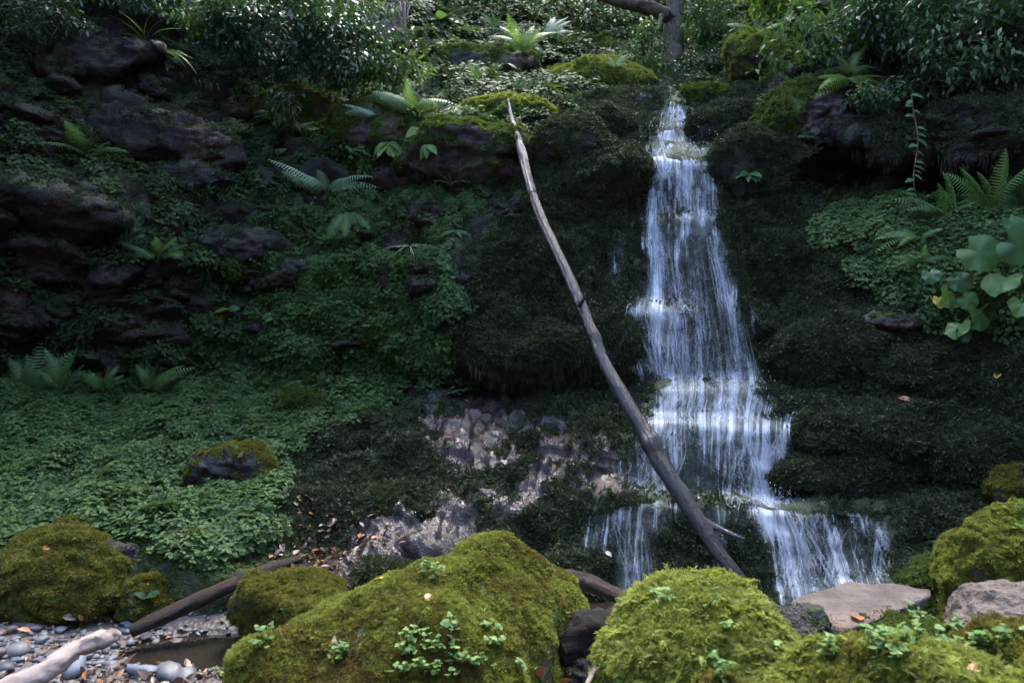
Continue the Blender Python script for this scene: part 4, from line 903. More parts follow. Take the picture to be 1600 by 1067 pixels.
    # splashes: short arcs thrown up where the water lands
    LED = [(1000,1112,246,.10,150),(1010,1070,206,.05,60),(975,1075,486,.09,150),(1040,1196,606,.08,170),(1000,1238,657,.06,190),(1130,1242,784,.10,240),(960,1060,772,.05,90),(1225,1390,915,.06,120),(970,1040,945,.05,60),(1090,1125,340,.04,30)]
    for xa, xb, yy, hh, ns in LED:
        ns = int(ns * .45); t = r.random(ns); px = xa + (xb - xa) * t; py = yy + r.normal(size=ns) * 3
        ok = dens(px, py) > r.random(ns) * .8 + .1; px, py, ns = px[ok], py[ok], int(ok.sum())
        base = S(px, py) - np.array([0, .05, 0]); ang = r.uniform(-.9, .9, ns); sp = hh * r.uniform(.3, 1.2, ns)
        K2 = 6; kk = np.linspace(0, 1, K2)[None]
        w = base[:, None] + np.stack([np.sin(ang)[:, None] * sp[:, None] * kk * 1.3, -sp[:, None] * kk * r.uniform(.2, 1.3, (ns, 1)), sp[:, None] * (kk * 1.6 - 2.4 * kk ** 2)], -1)
        rr = .004 * r.uniform(.4, 1.5, (ns, 1)) * np.sin(np.pi * np.clip(kk * .9 + .05, 0, 1))
        an = np.array([math.pi * .5, math.pi * 7 / 6, math.pi * 11 / 6])
        ring = w[:, :, None, :] + rr[:, :, None, None] * np.stack([np.cos(an), -.5 * np.sin(an), .7 * np.sin(an)], -1)[None, None]
        idx = np.arange(ns * K2 * 3).reshape(ns, K2, 3)
        q4 = [np.stack([idx[:, :-1, j], idx[:, :-1, (j + 1) % 3], idx[:, 1:, (j + 1) % 3], idx[:, 1:, j]], -1).reshape(-1, 4) for j in range(3)]
        fd = (r.uniform(.3, .9, ns)[:, None] * (1 - kk * .6))[:, :, None] + np.zeros((1, 1, 3))
        TV.append(ring.reshape(-1, 3)); TF.append(np.concatenate(q4) + m0); TA.append(fd.ravel()); TU.append(np.tile(r.random((ns * K2 * 3, 1)), (1, 2))); m0 += ns * K2 * 3
    link('water_sheet', mesh_np('water_sheet', np.concatenate(SV) - WO, np.concatenate(SF), {'fade': np.concatenate(SA)}, uv=np.concatenate(SU), mat=MAT['water_film']), wat, kind='stuff')
    link('water_strands', mesh_np('water_strands', np.concatenate(TV) - WO, np.concatenate(TF), {'fade': np.concatenate(TA)}, uv=np.concatenate(TU), mat=MAT['falling_water']), wat, kind='stuff')
    # droplets
    v, f = ico(1); pts = []
    for xa, xb, yy, hh, ns in LED:
        t = r.random(ns * 3); t = t[dens(xa + (xb - xa) * t, yy + 0 * t) > r.random(ns * 3) * .8 + .1][:ns]; ns = len(t); b = S(xa + (xb - xa) * t, yy + r.normal(size=ns) * 4); pts.append(b + np.stack([r.normal(size=ns) * .05, -.04 - .12 * r.random(ns), r.normal(size=ns) * .05 + .04], -1))
    pts = np.concatenate(pts); rs = .0022 * r.uniform(.5, 1.6, len(pts))
    vv = (pts[:, None] + v[None] * rs[:, None, None] * np.array([1, 1, 1.8])).reshape(-1, 3); ff = (f[None] + np.arange(len(pts))[:, None, None] * len(v)).reshape(-1, 3)
    link('droplets', mesh_np('droplets', vv - WO, ff, {'fade': np.full(len(vv), .8)}, uv=np.zeros((len(vv), 2)), mat=MAT['falling_water']), wat, kind='stuff')
fallmesh()

# ------------------------------------------------------------------ ground cover and moss over the rock
def cover_patch(name, region, n, protos, label, seed, sc0=(.75, 1.35), upmix=.5, off=.0):
    pts, nr, j, i = sample_grid(region * cover, n, seed)
    r = np.random.default_rng(seed); d = nr + np.array([0, -.1, upmix]); 
    scatter(name, pts + nr * off, d, r.uniform(*sc0, len(pts)), protos, label=label, cat='ground cover', tilt=.3)
CV4 = ['cover0', 'cover1', 'cover2', 'cover3']; WV4 = ['wallcover0', 'wallcover1', 'wallcover2', 'wallcover3']
cover_patch('ground_cover', SLOPE, 7800, CV4, 'dense small-leaved green ground cover carpeting the left slope', 1)
cover_patch('ground_cover', MID, 5200, CV4, 'small-leaved ground cover hanging over the wall left of the log', 2, upmix=.3)
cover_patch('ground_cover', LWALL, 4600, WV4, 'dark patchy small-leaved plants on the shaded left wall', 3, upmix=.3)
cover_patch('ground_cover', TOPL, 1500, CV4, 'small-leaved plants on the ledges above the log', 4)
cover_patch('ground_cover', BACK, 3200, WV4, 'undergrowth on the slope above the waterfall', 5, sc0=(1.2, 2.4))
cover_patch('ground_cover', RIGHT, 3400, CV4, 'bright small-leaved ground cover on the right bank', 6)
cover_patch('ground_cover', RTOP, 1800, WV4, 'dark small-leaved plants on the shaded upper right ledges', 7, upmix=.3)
DEN = blur(np.clip(dens(GX, GY) * 1.35, 0, 1), 1, 1)
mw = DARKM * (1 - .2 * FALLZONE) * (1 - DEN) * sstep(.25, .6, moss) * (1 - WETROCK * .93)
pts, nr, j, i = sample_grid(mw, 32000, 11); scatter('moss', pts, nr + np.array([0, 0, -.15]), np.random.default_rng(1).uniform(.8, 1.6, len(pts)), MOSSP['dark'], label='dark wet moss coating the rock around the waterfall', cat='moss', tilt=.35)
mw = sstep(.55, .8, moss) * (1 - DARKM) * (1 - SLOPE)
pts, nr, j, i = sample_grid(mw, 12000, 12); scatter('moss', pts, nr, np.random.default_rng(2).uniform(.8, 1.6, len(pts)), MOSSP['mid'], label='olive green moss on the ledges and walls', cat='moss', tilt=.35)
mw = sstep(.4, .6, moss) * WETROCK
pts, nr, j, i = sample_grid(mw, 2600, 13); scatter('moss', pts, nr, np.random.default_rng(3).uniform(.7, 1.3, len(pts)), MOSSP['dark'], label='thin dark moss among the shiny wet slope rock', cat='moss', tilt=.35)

# ------------------------------------------------------------------ ferns, strap-leaved and broad-leaved plants
def frond_mesh(name, L, W, mat, pairs=17, bend=.55, seed=0, taper=.25):
    r = random.Random(seed); a = Acc()
    def pt(t): return np.array([.0, L * (t - .12 * bend * t ** 2), L * (.35 * t - bend * t ** 2)])
    path = np.array([pt(t) for t in np.linspace(0, 1, 10)]); v, f = tube_np(path, np.linspace(.0035, .001, 10) * (L / .5) ** .5, 4); a.add(v, f)
    for i in range(pairs):
        t = .12 + .86 * i / (pairs - 1); w_ = W * .5 * (math.sin(math.pi * (.16 + .84 * t) ** .9) ** .75 + .05) * r.uniform(.88, 1.05)
        o = pt(t); tg = pt(min(1, t + .02)) - pt(t - .02); pit = math.atan2(tg[2], tg[1])
        for s_ in (-1, 1):
            pw = L * .88 / pairs * 1.05; n = 6; vv = [(0, 0, 0)]; ff = []
            # toothed pinna
            for k in range(n):
                u0 = (k + .15) / n; u1 = (k + .75) / n; hw = pw * .5 * (1 - .75 * (k / n)) 
                vv += [(s_ * w_ * u0, hw * .35, 0), (s_ * w_ * u1, hw, -.03 * w_ * u1), (s_ * w_ * u0, -hw * .35, 0), (s_ * w_ * u1, -hw, -.03 * w_ * u1)]
                b = 1 + 4 * k; nx = b + 4 if k < n - 1 else None
                if nx: ff += [(b, b + 1, nx, b), (b, nx, nx + 2, b + 2), (b + 2, nx + 2, b + 3, b + 2)]
                else: vv.append((s_ * w_ * 1.04, 0, -.12 * w_)); e = len(vv) - 1; ff += [(b, b + 1, e, b), (b, e, b + 2, b), (b + 2, e, b + 3, b + 2)]
            ff.append((0, 1, 3, 0))
            vv = np.array(vv); vv[:, 2] -= .25 * np.abs(vv[:, 0]) ** 2 / max(w_, 1e-3); vv[:, 1] += np.abs(vv[:, 0]) * .25
            a.add(xf(vv, 0, pit, 0, 1, o), np.array(ff))
    return a.mesh(name, MAT[mat])
FR = {}
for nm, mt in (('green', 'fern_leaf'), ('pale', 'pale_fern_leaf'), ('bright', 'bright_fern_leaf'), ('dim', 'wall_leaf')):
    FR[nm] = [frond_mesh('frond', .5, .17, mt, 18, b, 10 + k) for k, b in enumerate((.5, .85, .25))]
def align(dirv, spin=0.):
    """matrix whose +Y points along dirv, +Z roughly up"""
    y = Vector(dirv).normalized(); x = y.cross(Vector((0, -.75, .66)))
    if x.length < .05: x = Vector((1, 0, 0))
    x.normalize(); z = x.cross(y); m = Matrix((x, y, z)).transposed()
    return m @ Matrix.Rotation(spin, 3, 'Y')
def fern(px, py, size_px, label, kind='green', n=6, up=.5, spread=1.0, yaw0=None, seed=None, out=.5, group=None, Yo=0.0):
    p, nrm = ray(px, py); r = random.Random(seed or int(px * 3 + py)); p = p + Vector((0, -Yo, 0)) + nrm * .03
    L = .85 * size_px * p.y / FPX; n = int(n * 1.5)
    o = bpy.data.objects.new('fern', None); COL.objects.link(o); o.location = p; tag(o, label, 'fern', group)
    for k in range(n):
        a = (yaw0 if yaw0 is not None else 0) + (spread * (k / max(1, n - 1) - .5) * 2 if n > 1 else 0) + r.uniform(-.25, .25)
        d = Vector((math.sin(a), -abs(math.cos(a)) * out * .7 + (0 if abs(a) < 1.6 else .1), up * r.uniform(.6, 1.3)))
        d.normalize(); c = bpy.data.objects.new('frond', r.choice(FR[kind])); COL.objects.link(c); c.parent = o
        s_ = L / .5 * r.uniform(.45, 1.15)
        c.matrix_local = Matrix.Translation(nrm * .01) @ align(d, r.uniform(-.6, .6)).to_4x4() @ Matrix.Diagonal((s_, s_, s_, 1))
    return o
fern(140,235,78,'fern hanging from the dark block of the upper left wall','green',5,.15,1.0,.5)
fern(508,294,105,'large pale grey-green fern drooping over the leafy wall','pale',7,.25,1.3,.3)
fern(540,330,70,'drooping green fern under the pale fern','green',4,-.5,.6,.4)
fern(60,606,110,'spreading fern at the foot of the left wall','green',8,1.0,1.4,0,Yo=.18)
fern(125,618,80,'fern right beside the biggest fern at the foot of the left wall','green',6,.9,1.3,.3,Yo=.18)
fern(245,606,72,'small fern at the end of the fern row under the left wall','green',6,.8,1.4,.2,Yo=.15)
fern(180,612,66,'low fern between the ferns under the left wall','green',6,.7,1.4,0,Yo=.15)
fern(262,405,90,'dark arching fern on the middle of the left wall','green',6,.2,1.2,.6)
fern(232,402,60,'pale sparse fern left of the arching fern on the left wall','dim',4,.3,1.0,-.7)
fern(815,88,78,'bright upright fern clump on the mossy rock above the ledge','bright',9,1.2,1.2,0,out=.3)
fern(850,92,62,'grey-green fern beside the bright upright fern clump','pale',4,1.1,.7,.9,out=.3)
fern(640,178,90,'fern with long flat fronds on the ledge left of the log','green',6,.35,1.3,-.6)
fern(590,180,60,'pale fern frond pointing left on the ledge','pale',3,.15,.5,-1.2)
fern(745,150,46,'small upright fern on the mossy ledge near the log tip','green',4,.9,.9,.3)
fern(1325,125,78,'bright yellow-green fern hanging over the grey rock face','bright',6,-.15,1.2,-.3)
fern(1320,118,60,'light green fern arching above the grey rock face','green',5,.5,1.3,.1)
fern(1420,118,90,'dark fern in the shade above the hanging vine','dim',6,.4,1.4,.2)
fern(1480,360,105,'large green fern on the right bank beside the round leaves','green',8,.5,1.5,-.3)
fern(1545,345,110,'green fern at the shaded end of the right bank','green',7,.6,1.5,0)
fern(1425,400,80,'fern drooping left over the right ground cover','green',5,.1,.9,-.8)
fern(1440,440,60,'small fern among the lower leaves of the right bank','green',5,.2,1.0,-.4)
fern(1590,330,90,'shaded fern near the dark cave on the right','dim',6,.6,1.4,0)
fern(712,368,34,'small fern below the ledge beside the log','green',4,-.3,.9,0)
fern(692,448,30,'tiny fern on the leafy wall beside the bare rock face','green',3,-.3,.8,0)
fern(590,550,34,'small yellow-green fern at the foot of the leafy wall','bright',3,-.1,.8,0)
fern(588,585,28,'tiny fern sprouting at the foot of the leafy wall','green',4,-.2,.9,0)
fern(262,815,46,'small fern in the middle of the left ground cover slope','green',6,.5,1.4,.2)
fern(235,835,34,'tiny fern left of the small slope fern','green',4,.2,1.0,-.3)
fern(330,830,36,'tiny fern right of the small slope fern','dim',5,.4,1.2,.2)
fern(312,870,30,'tiny fern above the fallen log','green',4,.2,1.0,-.2)
fern(700,30,55,'fern beside the reddish trunk','dim',6,.5,1.4,0)
fern(775,55,50,'dark fern left of the bright upright fern clump','green',5,.5,1.4,-.2)
fern(960,108,30,'tiny fern on the yellow-green mossy rock','pale',3,.4,1.2,0)
fern(1100,60,60,'fern on the slope behind the waterfall','dim',6,.6,1.4,0)
fern(1180,60,60,'light green fern above the sunlit mossy ridge','bright',5,.4,1.4,0)
fern(470,225,34,'thin fern on the left of the ferny ledge','pale',3,.9,.8,-.2)
fern(430,245,30,'small pale fern under the brownish block','pale',3,.3,.9,0)

def strap_mesh(L, W, mat, bend, seed):
    v, f = leaf_np(L, W, 9, bend, .25); v[:, 2] += .35 * v[:, 1]
    v[:, 0] *= 1 + .12 * np.sin(v[:, 1] * 60 + seed)
    return mesh_np('leaf', v, f, mat=MAT[mat])
STRAP = {m_: [strap_mesh(.3, .032, m_, b, k) for k, b in enumerate((.6, 1.0, .4))] for m_ in ('light_shrub_leaf', 'big_leaf', 'bright_fern_leaf')}
BROAD = {m_: [mesh_np('leaf', *leaf_np(.14, .075, 6, b, .15), mat=MAT[m_]) for b in (.3, .6)] for m_ in ('light_shrub_leaf', 'big_leaf', 'clover_leaf', 'shrub_leaf')}
def leafy_plant(px, py, size_px, label, lib, n, up=.4, spread=1.5, yaw0=0, base=.3, name='plant', Yo=0.0):
    p, nrm = ray(px, py); r = random.Random(int(px * 5 + py)); p = p + Vector((0, -Yo, 0)); L = size_px * p.y / FPX
    o = bpy.data.objects.new(name, None); COL.objects.link(o); o.location = p; tag(o, label, 'plant')
    for k in range(n):
        a = yaw0 + spread * (2 * (k + .5) / n - 1) + r.uniform(-.2, .2)
        d = Vector((math.sin(a), -abs(math.cos(a)) * .6, up * r.uniform(.5, 1.5))).normalized()
        c = bpy.data.objects.new('leaf', r.choice(lib)); COL.objects.link(c); c.parent = o; s_ = L / base * r.uniform(.7, 1.1)
        c.matrix_local = Matrix.Translation(nrm * .01) @ align(d, r.uniform(-.5, .5)).to_4x4() @ Matrix.Diagonal((s_, s_, s_, 1))
    return o
ST, BD = STRAP, BROAD
leafy_plant(125,35,50,'strap-leaved plant at the top of the upper left wall',ST['light_shrub_leaf'],8,.7)
leafy_plant(228,62,62,'bright arching strap-leaved plant on the upper left wall',ST['bright_fern_leaf'],9,.6,1.3,.4)
leafy_plant(262,92,48,'trailing yellow-green plant below the arching strap-leaved plant',ST['bright_fern_leaf'],7,-.1,1.0,.5)
leafy_plant(430,185,36,'strap-leaved rosette under the glossy shrub',ST['light_shrub_leaf'],9,.1)
leafy_plant(606,222,34,'pale broad-leaved rosette on the ledge face',BD['clover_leaf'],7,-.5,1.2,0,.14)
leafy_plant(655,200,30,'light leafy sprig beside the broad-leaved rosette',BD['clover_leaf'],7,-.5,1.2,0,.14)
leafy_plant(668,225,24,'lower light leafy sprig on the ledge face',BD['clover_leaf'],5,-.7,.9,0,.14)
leafy_plant(655,185,40,'green strap-leaved tuft on the ledge',ST['light_shrub_leaf'],5,.3)
leafy_plant(790,100,34,'yellow-green leaf tuft under the bright upright fern',ST['bright_fern_leaf'],4,-.3,.7)
leafy_plant(725,15,50,'light green strap-leaved plant by the reddish trunk',ST['light_shrub_leaf'],8,.6)
leafy_plant(690,40,40,'glossy broad-leaved sprig by the reddish trunk',BD['light_shrub_leaf'],12,.2,1.5,0,.14)
leafy_plant(705,290,30,'small strap-leaved plant on the ledge by the log',ST['bright_fern_leaf'],5,.5)
leafy_plant(385,525,26,'whorl-leaved seedling on the left wall',BD['big_leaf'],7,.2,1.5,0,.14)
leafy_plant(440,495,30,'pale leafy sprig on the left wall',BD['clover_leaf'],6,.1,1.2,.4,.14)
leafy_plant(355,485,24,'pale tiny leaf sprig on the left wall',BD['clover_leaf'],5,.1,1.2,0,.14)
leafy_plant(230,935,22,'leafy tuft on the small mossy rock by the log',BD['light_shrub_leaf'],8,.5,1.5,0,.14)
leafy_plant(1365,145,30,'green leaf tuft on the dark upper right ledge',BD['light_shrub_leaf'],6,-.3,1.2,0,.14)
leafy_plant(1170,270,26,'small green tuft under the dripping mossy hump',BD['big_leaf'],9,-.2,1.5,0,.14)
DRY = [mesh_np('blade', *leaf_np(.2, .008, 6, 1.2, .1), mat=MAT['pale_leaf'])]
o = leafy_plant(640,385,30,'tuft of dry pale grass on the small square rock',DRY,14,.3,1.4,0,.2,'grass_tuft')
for c in o.children: c.name = 'blade'

def round_leaf(r0, mat):
    n = 28; a = np.linspace(0, 2 * np.pi, n, endpoint=False); prof = 1 - .55 * np.exp(-((np.minimum(a, 2 * np.pi - a)) / .28) ** 2) + .03 * np.sin(a * 9) + .025 * np.sin(a * 14 + 1)
    v = [(0, 0, 0)]; f = []
    for k, s_ in enumerate((.5, 1.)):
        for i in range(n): v.append((r0 * s_ * prof[i] * math.sin(a[i]), -r0 * s_ * prof[i] * math.cos(a[i]), r0 * (.16 * s_ * s_ * math.cos(5 * a[i] + 1) * .6 - .25 * s_ * s_ + .35 * abs(math.sin(a[i])) * s_)))
    for i in range(n):
        j = (i + 1) % n; f += [(0, 1 + i, 1 + j, 0), (1 + i, 1 + n + i, 1 + n + j, 1 + j)]
    return mesh_np('leaf', np.array(v), np.array(f), mat=MAT[mat])
RL = [round_leaf(.1, 'big_leaf'), round_leaf(.1, 'light_shrub_leaf'), round_leaf(.1, 'yellow_leaf')]
pr, pn = ray(1560, 480)
bl = bpy.data.objects.new('broad_leaf_plant', None); COL.objects.link(bl); bl.location = pr; tag(bl, 'plant with large round green leaves hanging over the right bank', 'plant')
for k, (px, py, rp, v_, dy) in enumerate([(1530,396,32,0,.35),(1566,440,28,0,.3),(1592,385,30,0,.4),(1597,478,20,1,.25),(1482,462,20,1,.2),(1500,440,18,1,.2),(1512,470,15,0,.2),(1528,494,24,1,.2),(1498,512,20,1,.2),(1505,522,14,1,.2),(1585,350,24,0,.3),(1470,470,12,2,.2),(1455,430,14,1,.2)]):
    Y = pr.y - dy + (S(px, py)[1] - pr.y) * .6; c = bpy.data.objects.new('leaf', RL[v_]); COL.objects.link(c)
    q_ = V3(px, py, Y) - pr; s_ = rp * Y / FPX / .1; r = random.Random(k)
    c.matrix_local = Matrix.Translation(q_) @ align(Vector((r.uniform(-1, 1), -.35, -.7)), r.uniform(-.9, .9)).to_4x4() @ Matrix.Diagonal((s_, s_, s_, 1))
    v, f = tube_np(smooth_path([(0, 0, 0), (q_ * .5 + Vector((0, 0, .05)))[:], q_[:]], 8), .004, 5); c.parent = link('stem', mesh_np('stem', v, f, mat=MAT['light_shrub_leaf']), bl)

# hanging vine on the right
vp = [(1424,148),(1428,180),(1436,215),(1431,250),(1427,275),(1430,305),(1438,345)]
vo = bpy.data.objects.new('hanging_vine', None); COL.objects.link(vo); vo.location = V3(1424, 148, 5.6); tag(vo, 'thin leafy vine hanging in front of the dark cave', 'vine')
cp = smooth_path([P(a, b, 5.6) for a, b in vp], 24) - np.array(vo.location[:]); v, f = tube_np(cp, .004, 5); link('stem', mesh_np('stem', v, f, mat=MAT['twig_bark']), vo)
for k in range(20):
    t = k / 19; q_ = cp[int(t * 23)]; r = random.Random(k + 70); c = bpy.data.objects.new('leaf', BROAD['big_leaf'][k % 2]); COL.objects.link(c); c.parent = vo
    s_ = r.uniform(.4, .75); c.matrix_local = Matrix.Translation(q_.tolist()) @ align(Vector((r.choice((-1, 1)) * r.uniform(.6, 1), -.4, r.uniform(-.5, .2))), 0).to_4x4() @ Matrix.Diagonal((s_, s_, s_, 1))

# ------------------------------------------------------------------ shrubs and trees
def foliage_np(cent, size, n, ll, lw, seed, droop=.4, shell=.45, clump=26):
    """leaves on little twigs spread through an uneven ellipsoid"""
    r = np.random.default_rng(seed); lv, lf = leaf_np(ll, lw, 2, .3, .2)
    cl = r.normal(size=(clump, 3)); cl /= np.linalg.norm(cl, axis=1)[:, None]; cl *= (shell + (1 - shell) * r.random((clump, 1))) ; 
    k = r.integers(0, clump, n); c = cl[k] + r.normal(size=(n, 3)) * .17
    p = np.asarray(cent) + c * np.asarray(size) * .5
    d = cl[k] * .6 + r.normal(size=(n, 3)) * .75 + np.array([0, -.15, -droop]); d /= np.linalg.norm(d, axis=1)[:, None]
    up_ = np.array([0, 0, 1.]) + r.normal(size=(n, 3)) * .35
    x = np.cross(d, up_); x /= np.linalg.norm(x, axis=1)[:, None] + 1e-9; z = np.cross(x, d)
    s = r.uniform(.6, 1.25, n)[:, None, None]
    v = p[:, None] + (lv[None, :, 0:1] * x[:, None] + lv[None, :, 1:2] * d[:, None] + lv[None, :, 2:3] * z[:, None]) * s
    f = lf[None] + (np.arange(n) * len(lv))[:, None, None]
    return v.reshape(-1, 3), f.reshape(-1, 4), p, cl * np.asarray(size) * .5 + np.asarray(cent)
def shrub(px, py, Y, wp, hp, d, n, ll, lw, mat, label, seed, droop=.4, name='shrub', base=None, shell=.45, clump=26):
    c = P(px, py, Y); k = Y / FPX
    v, f, p, cl = foliage_np(c, (wp * k, d, hp * k), n, ll, lw, seed, droop, shell, clump)
    b = Vector((P(*base) if base else c + np.array([0, d * .45, hp * k * .1])).tolist())
    o = bpy.data.objects.new(name, None); COL.objects.link(o); o.location = b; tag(o, label, 'shrub')
    link('foliage', mesh_np('foliage', v - np.array(b[:]), f, mat=MAT[mat]), o, kind='stuff')
    a = Acc(); r = random.Random(seed)
    for q_ in cl:
        m_ = (np.array(b[:]) + q_) / 2 + np.array([r.uniform(-.1, .1), 0, r.uniform(0, .15)]); v2, f2 = tube_np(smooth_path([np.array(b[:]), m_, q_], 7), np.linspace(.012, .003, 7), 5); a.add(v2 - np.array(b[:]), f2)
    link('branches', a.mesh('branches', MAT['twig_bark']), o)
    return o
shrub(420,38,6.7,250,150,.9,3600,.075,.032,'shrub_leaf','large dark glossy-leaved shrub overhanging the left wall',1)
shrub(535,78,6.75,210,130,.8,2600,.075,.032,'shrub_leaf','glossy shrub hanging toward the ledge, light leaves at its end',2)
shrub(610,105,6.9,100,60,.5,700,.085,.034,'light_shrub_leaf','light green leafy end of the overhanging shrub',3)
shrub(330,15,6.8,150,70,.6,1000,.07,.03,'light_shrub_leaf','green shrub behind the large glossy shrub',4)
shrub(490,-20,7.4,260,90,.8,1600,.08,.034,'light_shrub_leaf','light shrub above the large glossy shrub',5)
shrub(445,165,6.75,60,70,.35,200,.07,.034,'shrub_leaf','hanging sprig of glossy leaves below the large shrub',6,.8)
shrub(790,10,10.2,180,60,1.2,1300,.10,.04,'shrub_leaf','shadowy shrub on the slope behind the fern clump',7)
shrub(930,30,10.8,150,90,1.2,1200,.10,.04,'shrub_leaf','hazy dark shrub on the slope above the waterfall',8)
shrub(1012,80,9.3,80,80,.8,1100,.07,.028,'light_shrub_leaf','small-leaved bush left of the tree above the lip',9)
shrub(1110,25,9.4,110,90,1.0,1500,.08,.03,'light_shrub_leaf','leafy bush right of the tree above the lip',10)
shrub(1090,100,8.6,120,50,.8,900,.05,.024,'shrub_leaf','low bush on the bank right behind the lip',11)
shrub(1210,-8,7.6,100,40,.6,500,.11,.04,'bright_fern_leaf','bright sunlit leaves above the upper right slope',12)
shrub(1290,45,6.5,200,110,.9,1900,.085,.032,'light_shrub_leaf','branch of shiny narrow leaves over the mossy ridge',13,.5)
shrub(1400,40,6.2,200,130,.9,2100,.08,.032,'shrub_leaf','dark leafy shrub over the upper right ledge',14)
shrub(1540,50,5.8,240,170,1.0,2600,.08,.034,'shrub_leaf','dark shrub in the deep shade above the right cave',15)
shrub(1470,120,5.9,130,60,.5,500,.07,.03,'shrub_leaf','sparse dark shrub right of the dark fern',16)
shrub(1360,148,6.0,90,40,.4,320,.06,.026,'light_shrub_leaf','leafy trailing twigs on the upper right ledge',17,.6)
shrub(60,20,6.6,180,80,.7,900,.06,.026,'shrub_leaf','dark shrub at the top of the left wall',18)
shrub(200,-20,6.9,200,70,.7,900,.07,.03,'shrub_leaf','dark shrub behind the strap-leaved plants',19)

def tree(x, y, z, h, rad, seed, label, n=9000, lean=(0, 0), cz=.72, crown=(1, 1, .55), share=None):
    o = bpy.data.objects.new('tree', None); COL.objects.link(o); o.location = (x, y, z); tag(o, label, 'tree', 'unseen trees added to shade the gorge')
    if share is None:
        r = random.Random(seed); tp = np.array([(0, 0, -1.0), (lean[0] * .3, lean[1] * .3, h * .35), (lean[0], lean[1], h * .8)])
        v, f = tube_np(smooth_path(tp, 14), np.linspace(.22, .07, 14), 9); tm = mesh_np('trunk', v, f, mat=MAT['trunk_bark'])
        v, f, p, cl = foliage_np((lean[0], lean[1], h * cz), (rad * 2 * crown[0], rad * 2 * crown[1], rad * 2 * crown[2]), n, .17, .09, seed, .3, .3, 60)
        a = Acc()
        for q_ in cl[::2]:
            s0 = np.array([lean[0] * .7, lean[1] * .7, h * r.uniform(.4, .65)]); v2, f2 = tube_np(smooth_path([s0, (s0 + q_) / 2 + [0, 0, .3], q_], 7), np.linspace(.05, .012, 7), 5); a.add(v2, f2)
        share = (tm, a.mesh('limbs', MAT['trunk_bark']), mesh_np('crown', v, f, mat=MAT['canopy_leaf']))
    link('trunk', share[0], o); link('limbs', share[1], o); link('crown', share[2], o, kind='stuff')
    return share
TS = {}
for k, (x, y, z, h, rad, lab) in enumerate([  # trees out of view, added to shade the walls and close off the sky
    (-5.2, 8.6, 5.6, 5.5, 3.0, 'added shade tree rooted above the left wall, hidden above the picture'),
    (-8.5, 6.5, 5.0, 7.0, 3.4, 'unseen shade tree rooted on the far left rim'),
    (-6.4, 3.0, 2.2, 8.0, 3.0, 'unseen shade tree on the left bank beside the gravel'),
    (5.8, 6.8, 3.6, 5.5, 3.0, 'unseen shade tree rooted above the right cave'),
    (4.4, 9.2, 4.2, 7.0, 3.2, 'added shade tree standing right above the upper right ledges'),  # added to keep the sun off the upper right corner
    (10.5, 3.0, 5.5, 7.0, 3.2, 'unseen shade tree on the right bank'),
    (-4.5, -6.5, 4.2, 9.0, 3.4, 'unseen shade tree behind the viewer to the left'),
    (4.8, -6.0, 3.6, 9.0, 3.4, 'unseen shade tree behind the viewer to the right'),
    (.5, -8.5, 6.5, 10., 3.6, 'unseen shade tree farther behind the viewer'),
    (-7.0, 12.0, 8.0, 6.0, 3.0, 'unseen shade tree high on the slope left of the fall'),
    (8.5, 11.0, 8.0, 6.0, 3.0, 'unseen shade tree high on the slope right of the fall'),
    (-8.0, -2.0, 5., 9.0, 3.4, 'unseen shade tree on the left bank behind the viewer'),
    (8.2, -1.0, 5., 9.0, 3.4, 'unseen shade tree on the right bank behind the viewer'),
]):
    kk = k % 3; TS[kk] = tree(x, y, z, h, rad, 200 + kk, lab, share=TS.get(kk), n=8000) if kk in TS else tree(x, y, z, 7, 3.1, 200 + kk, lab, n=8000)

LEAN = tree(-4.9, 5.6, 4.6, 7.5, 2.4, 230, 'added shade tree leaning out from the left rim over the gorge', n=3200, lean=(2.4, -.8), cz=.72, crown=(1, 1, .4))  # unseen tree added overhead to dim the light and break up sky reflections
# ------------------------------------------------------------------ pebbles of the gravel bed
PEB = []
for k in range(8):
    bm = bmesh.new(); bmesh.ops.create_icosphere(bm, subdivisions=2, radius=.5)
    for v in bm.verts:
        c = v.co.copy(); v.co *= 1 + .36 * mnoise.noise(c * 2.2 + Vector((k * 7.1, 3, 1))); v.co.z *= .55 + .05 * (k % 3); v.co.x *= 1.15
    rc = random.Random(k)
    for _ in range(5):
        n_ = Vector((rc.gauss(0, 1), rc.gauss(0, 1), rc.gauss(0, .7))).normalized(); d_ = rc.uniform(.28, .42)
        for v in bm.verts: v.co -= n_ * max(0, v.co.dot(n_) - d_) * .9
    for f in bm.faces: f.smooth = True
    me = bpy.data.meshes.new('pebble'); bm.to_mesh(me); bm.free(); PEB.append(me)
PEBM = {}
def pebble_me(k, mt):
    if (k, mt) not in PEBM: m_ = PEB[k].copy(); m_.materials.append(MAT[mt]); PEBM[(k, mt)] = m_
    return PEBM[(k, mt)]
PL_ = {'gray_stone': 'rounded grey pebble in the gravel bed', 'blue_gray_stone': 'blue-grey pebble in the gravel bed', 'brown_stone': 'brownish pebble in the gravel bed', 'dark_stone': 'dark wet pebble in the gravel bed'}
r = random.Random(44); placed = []
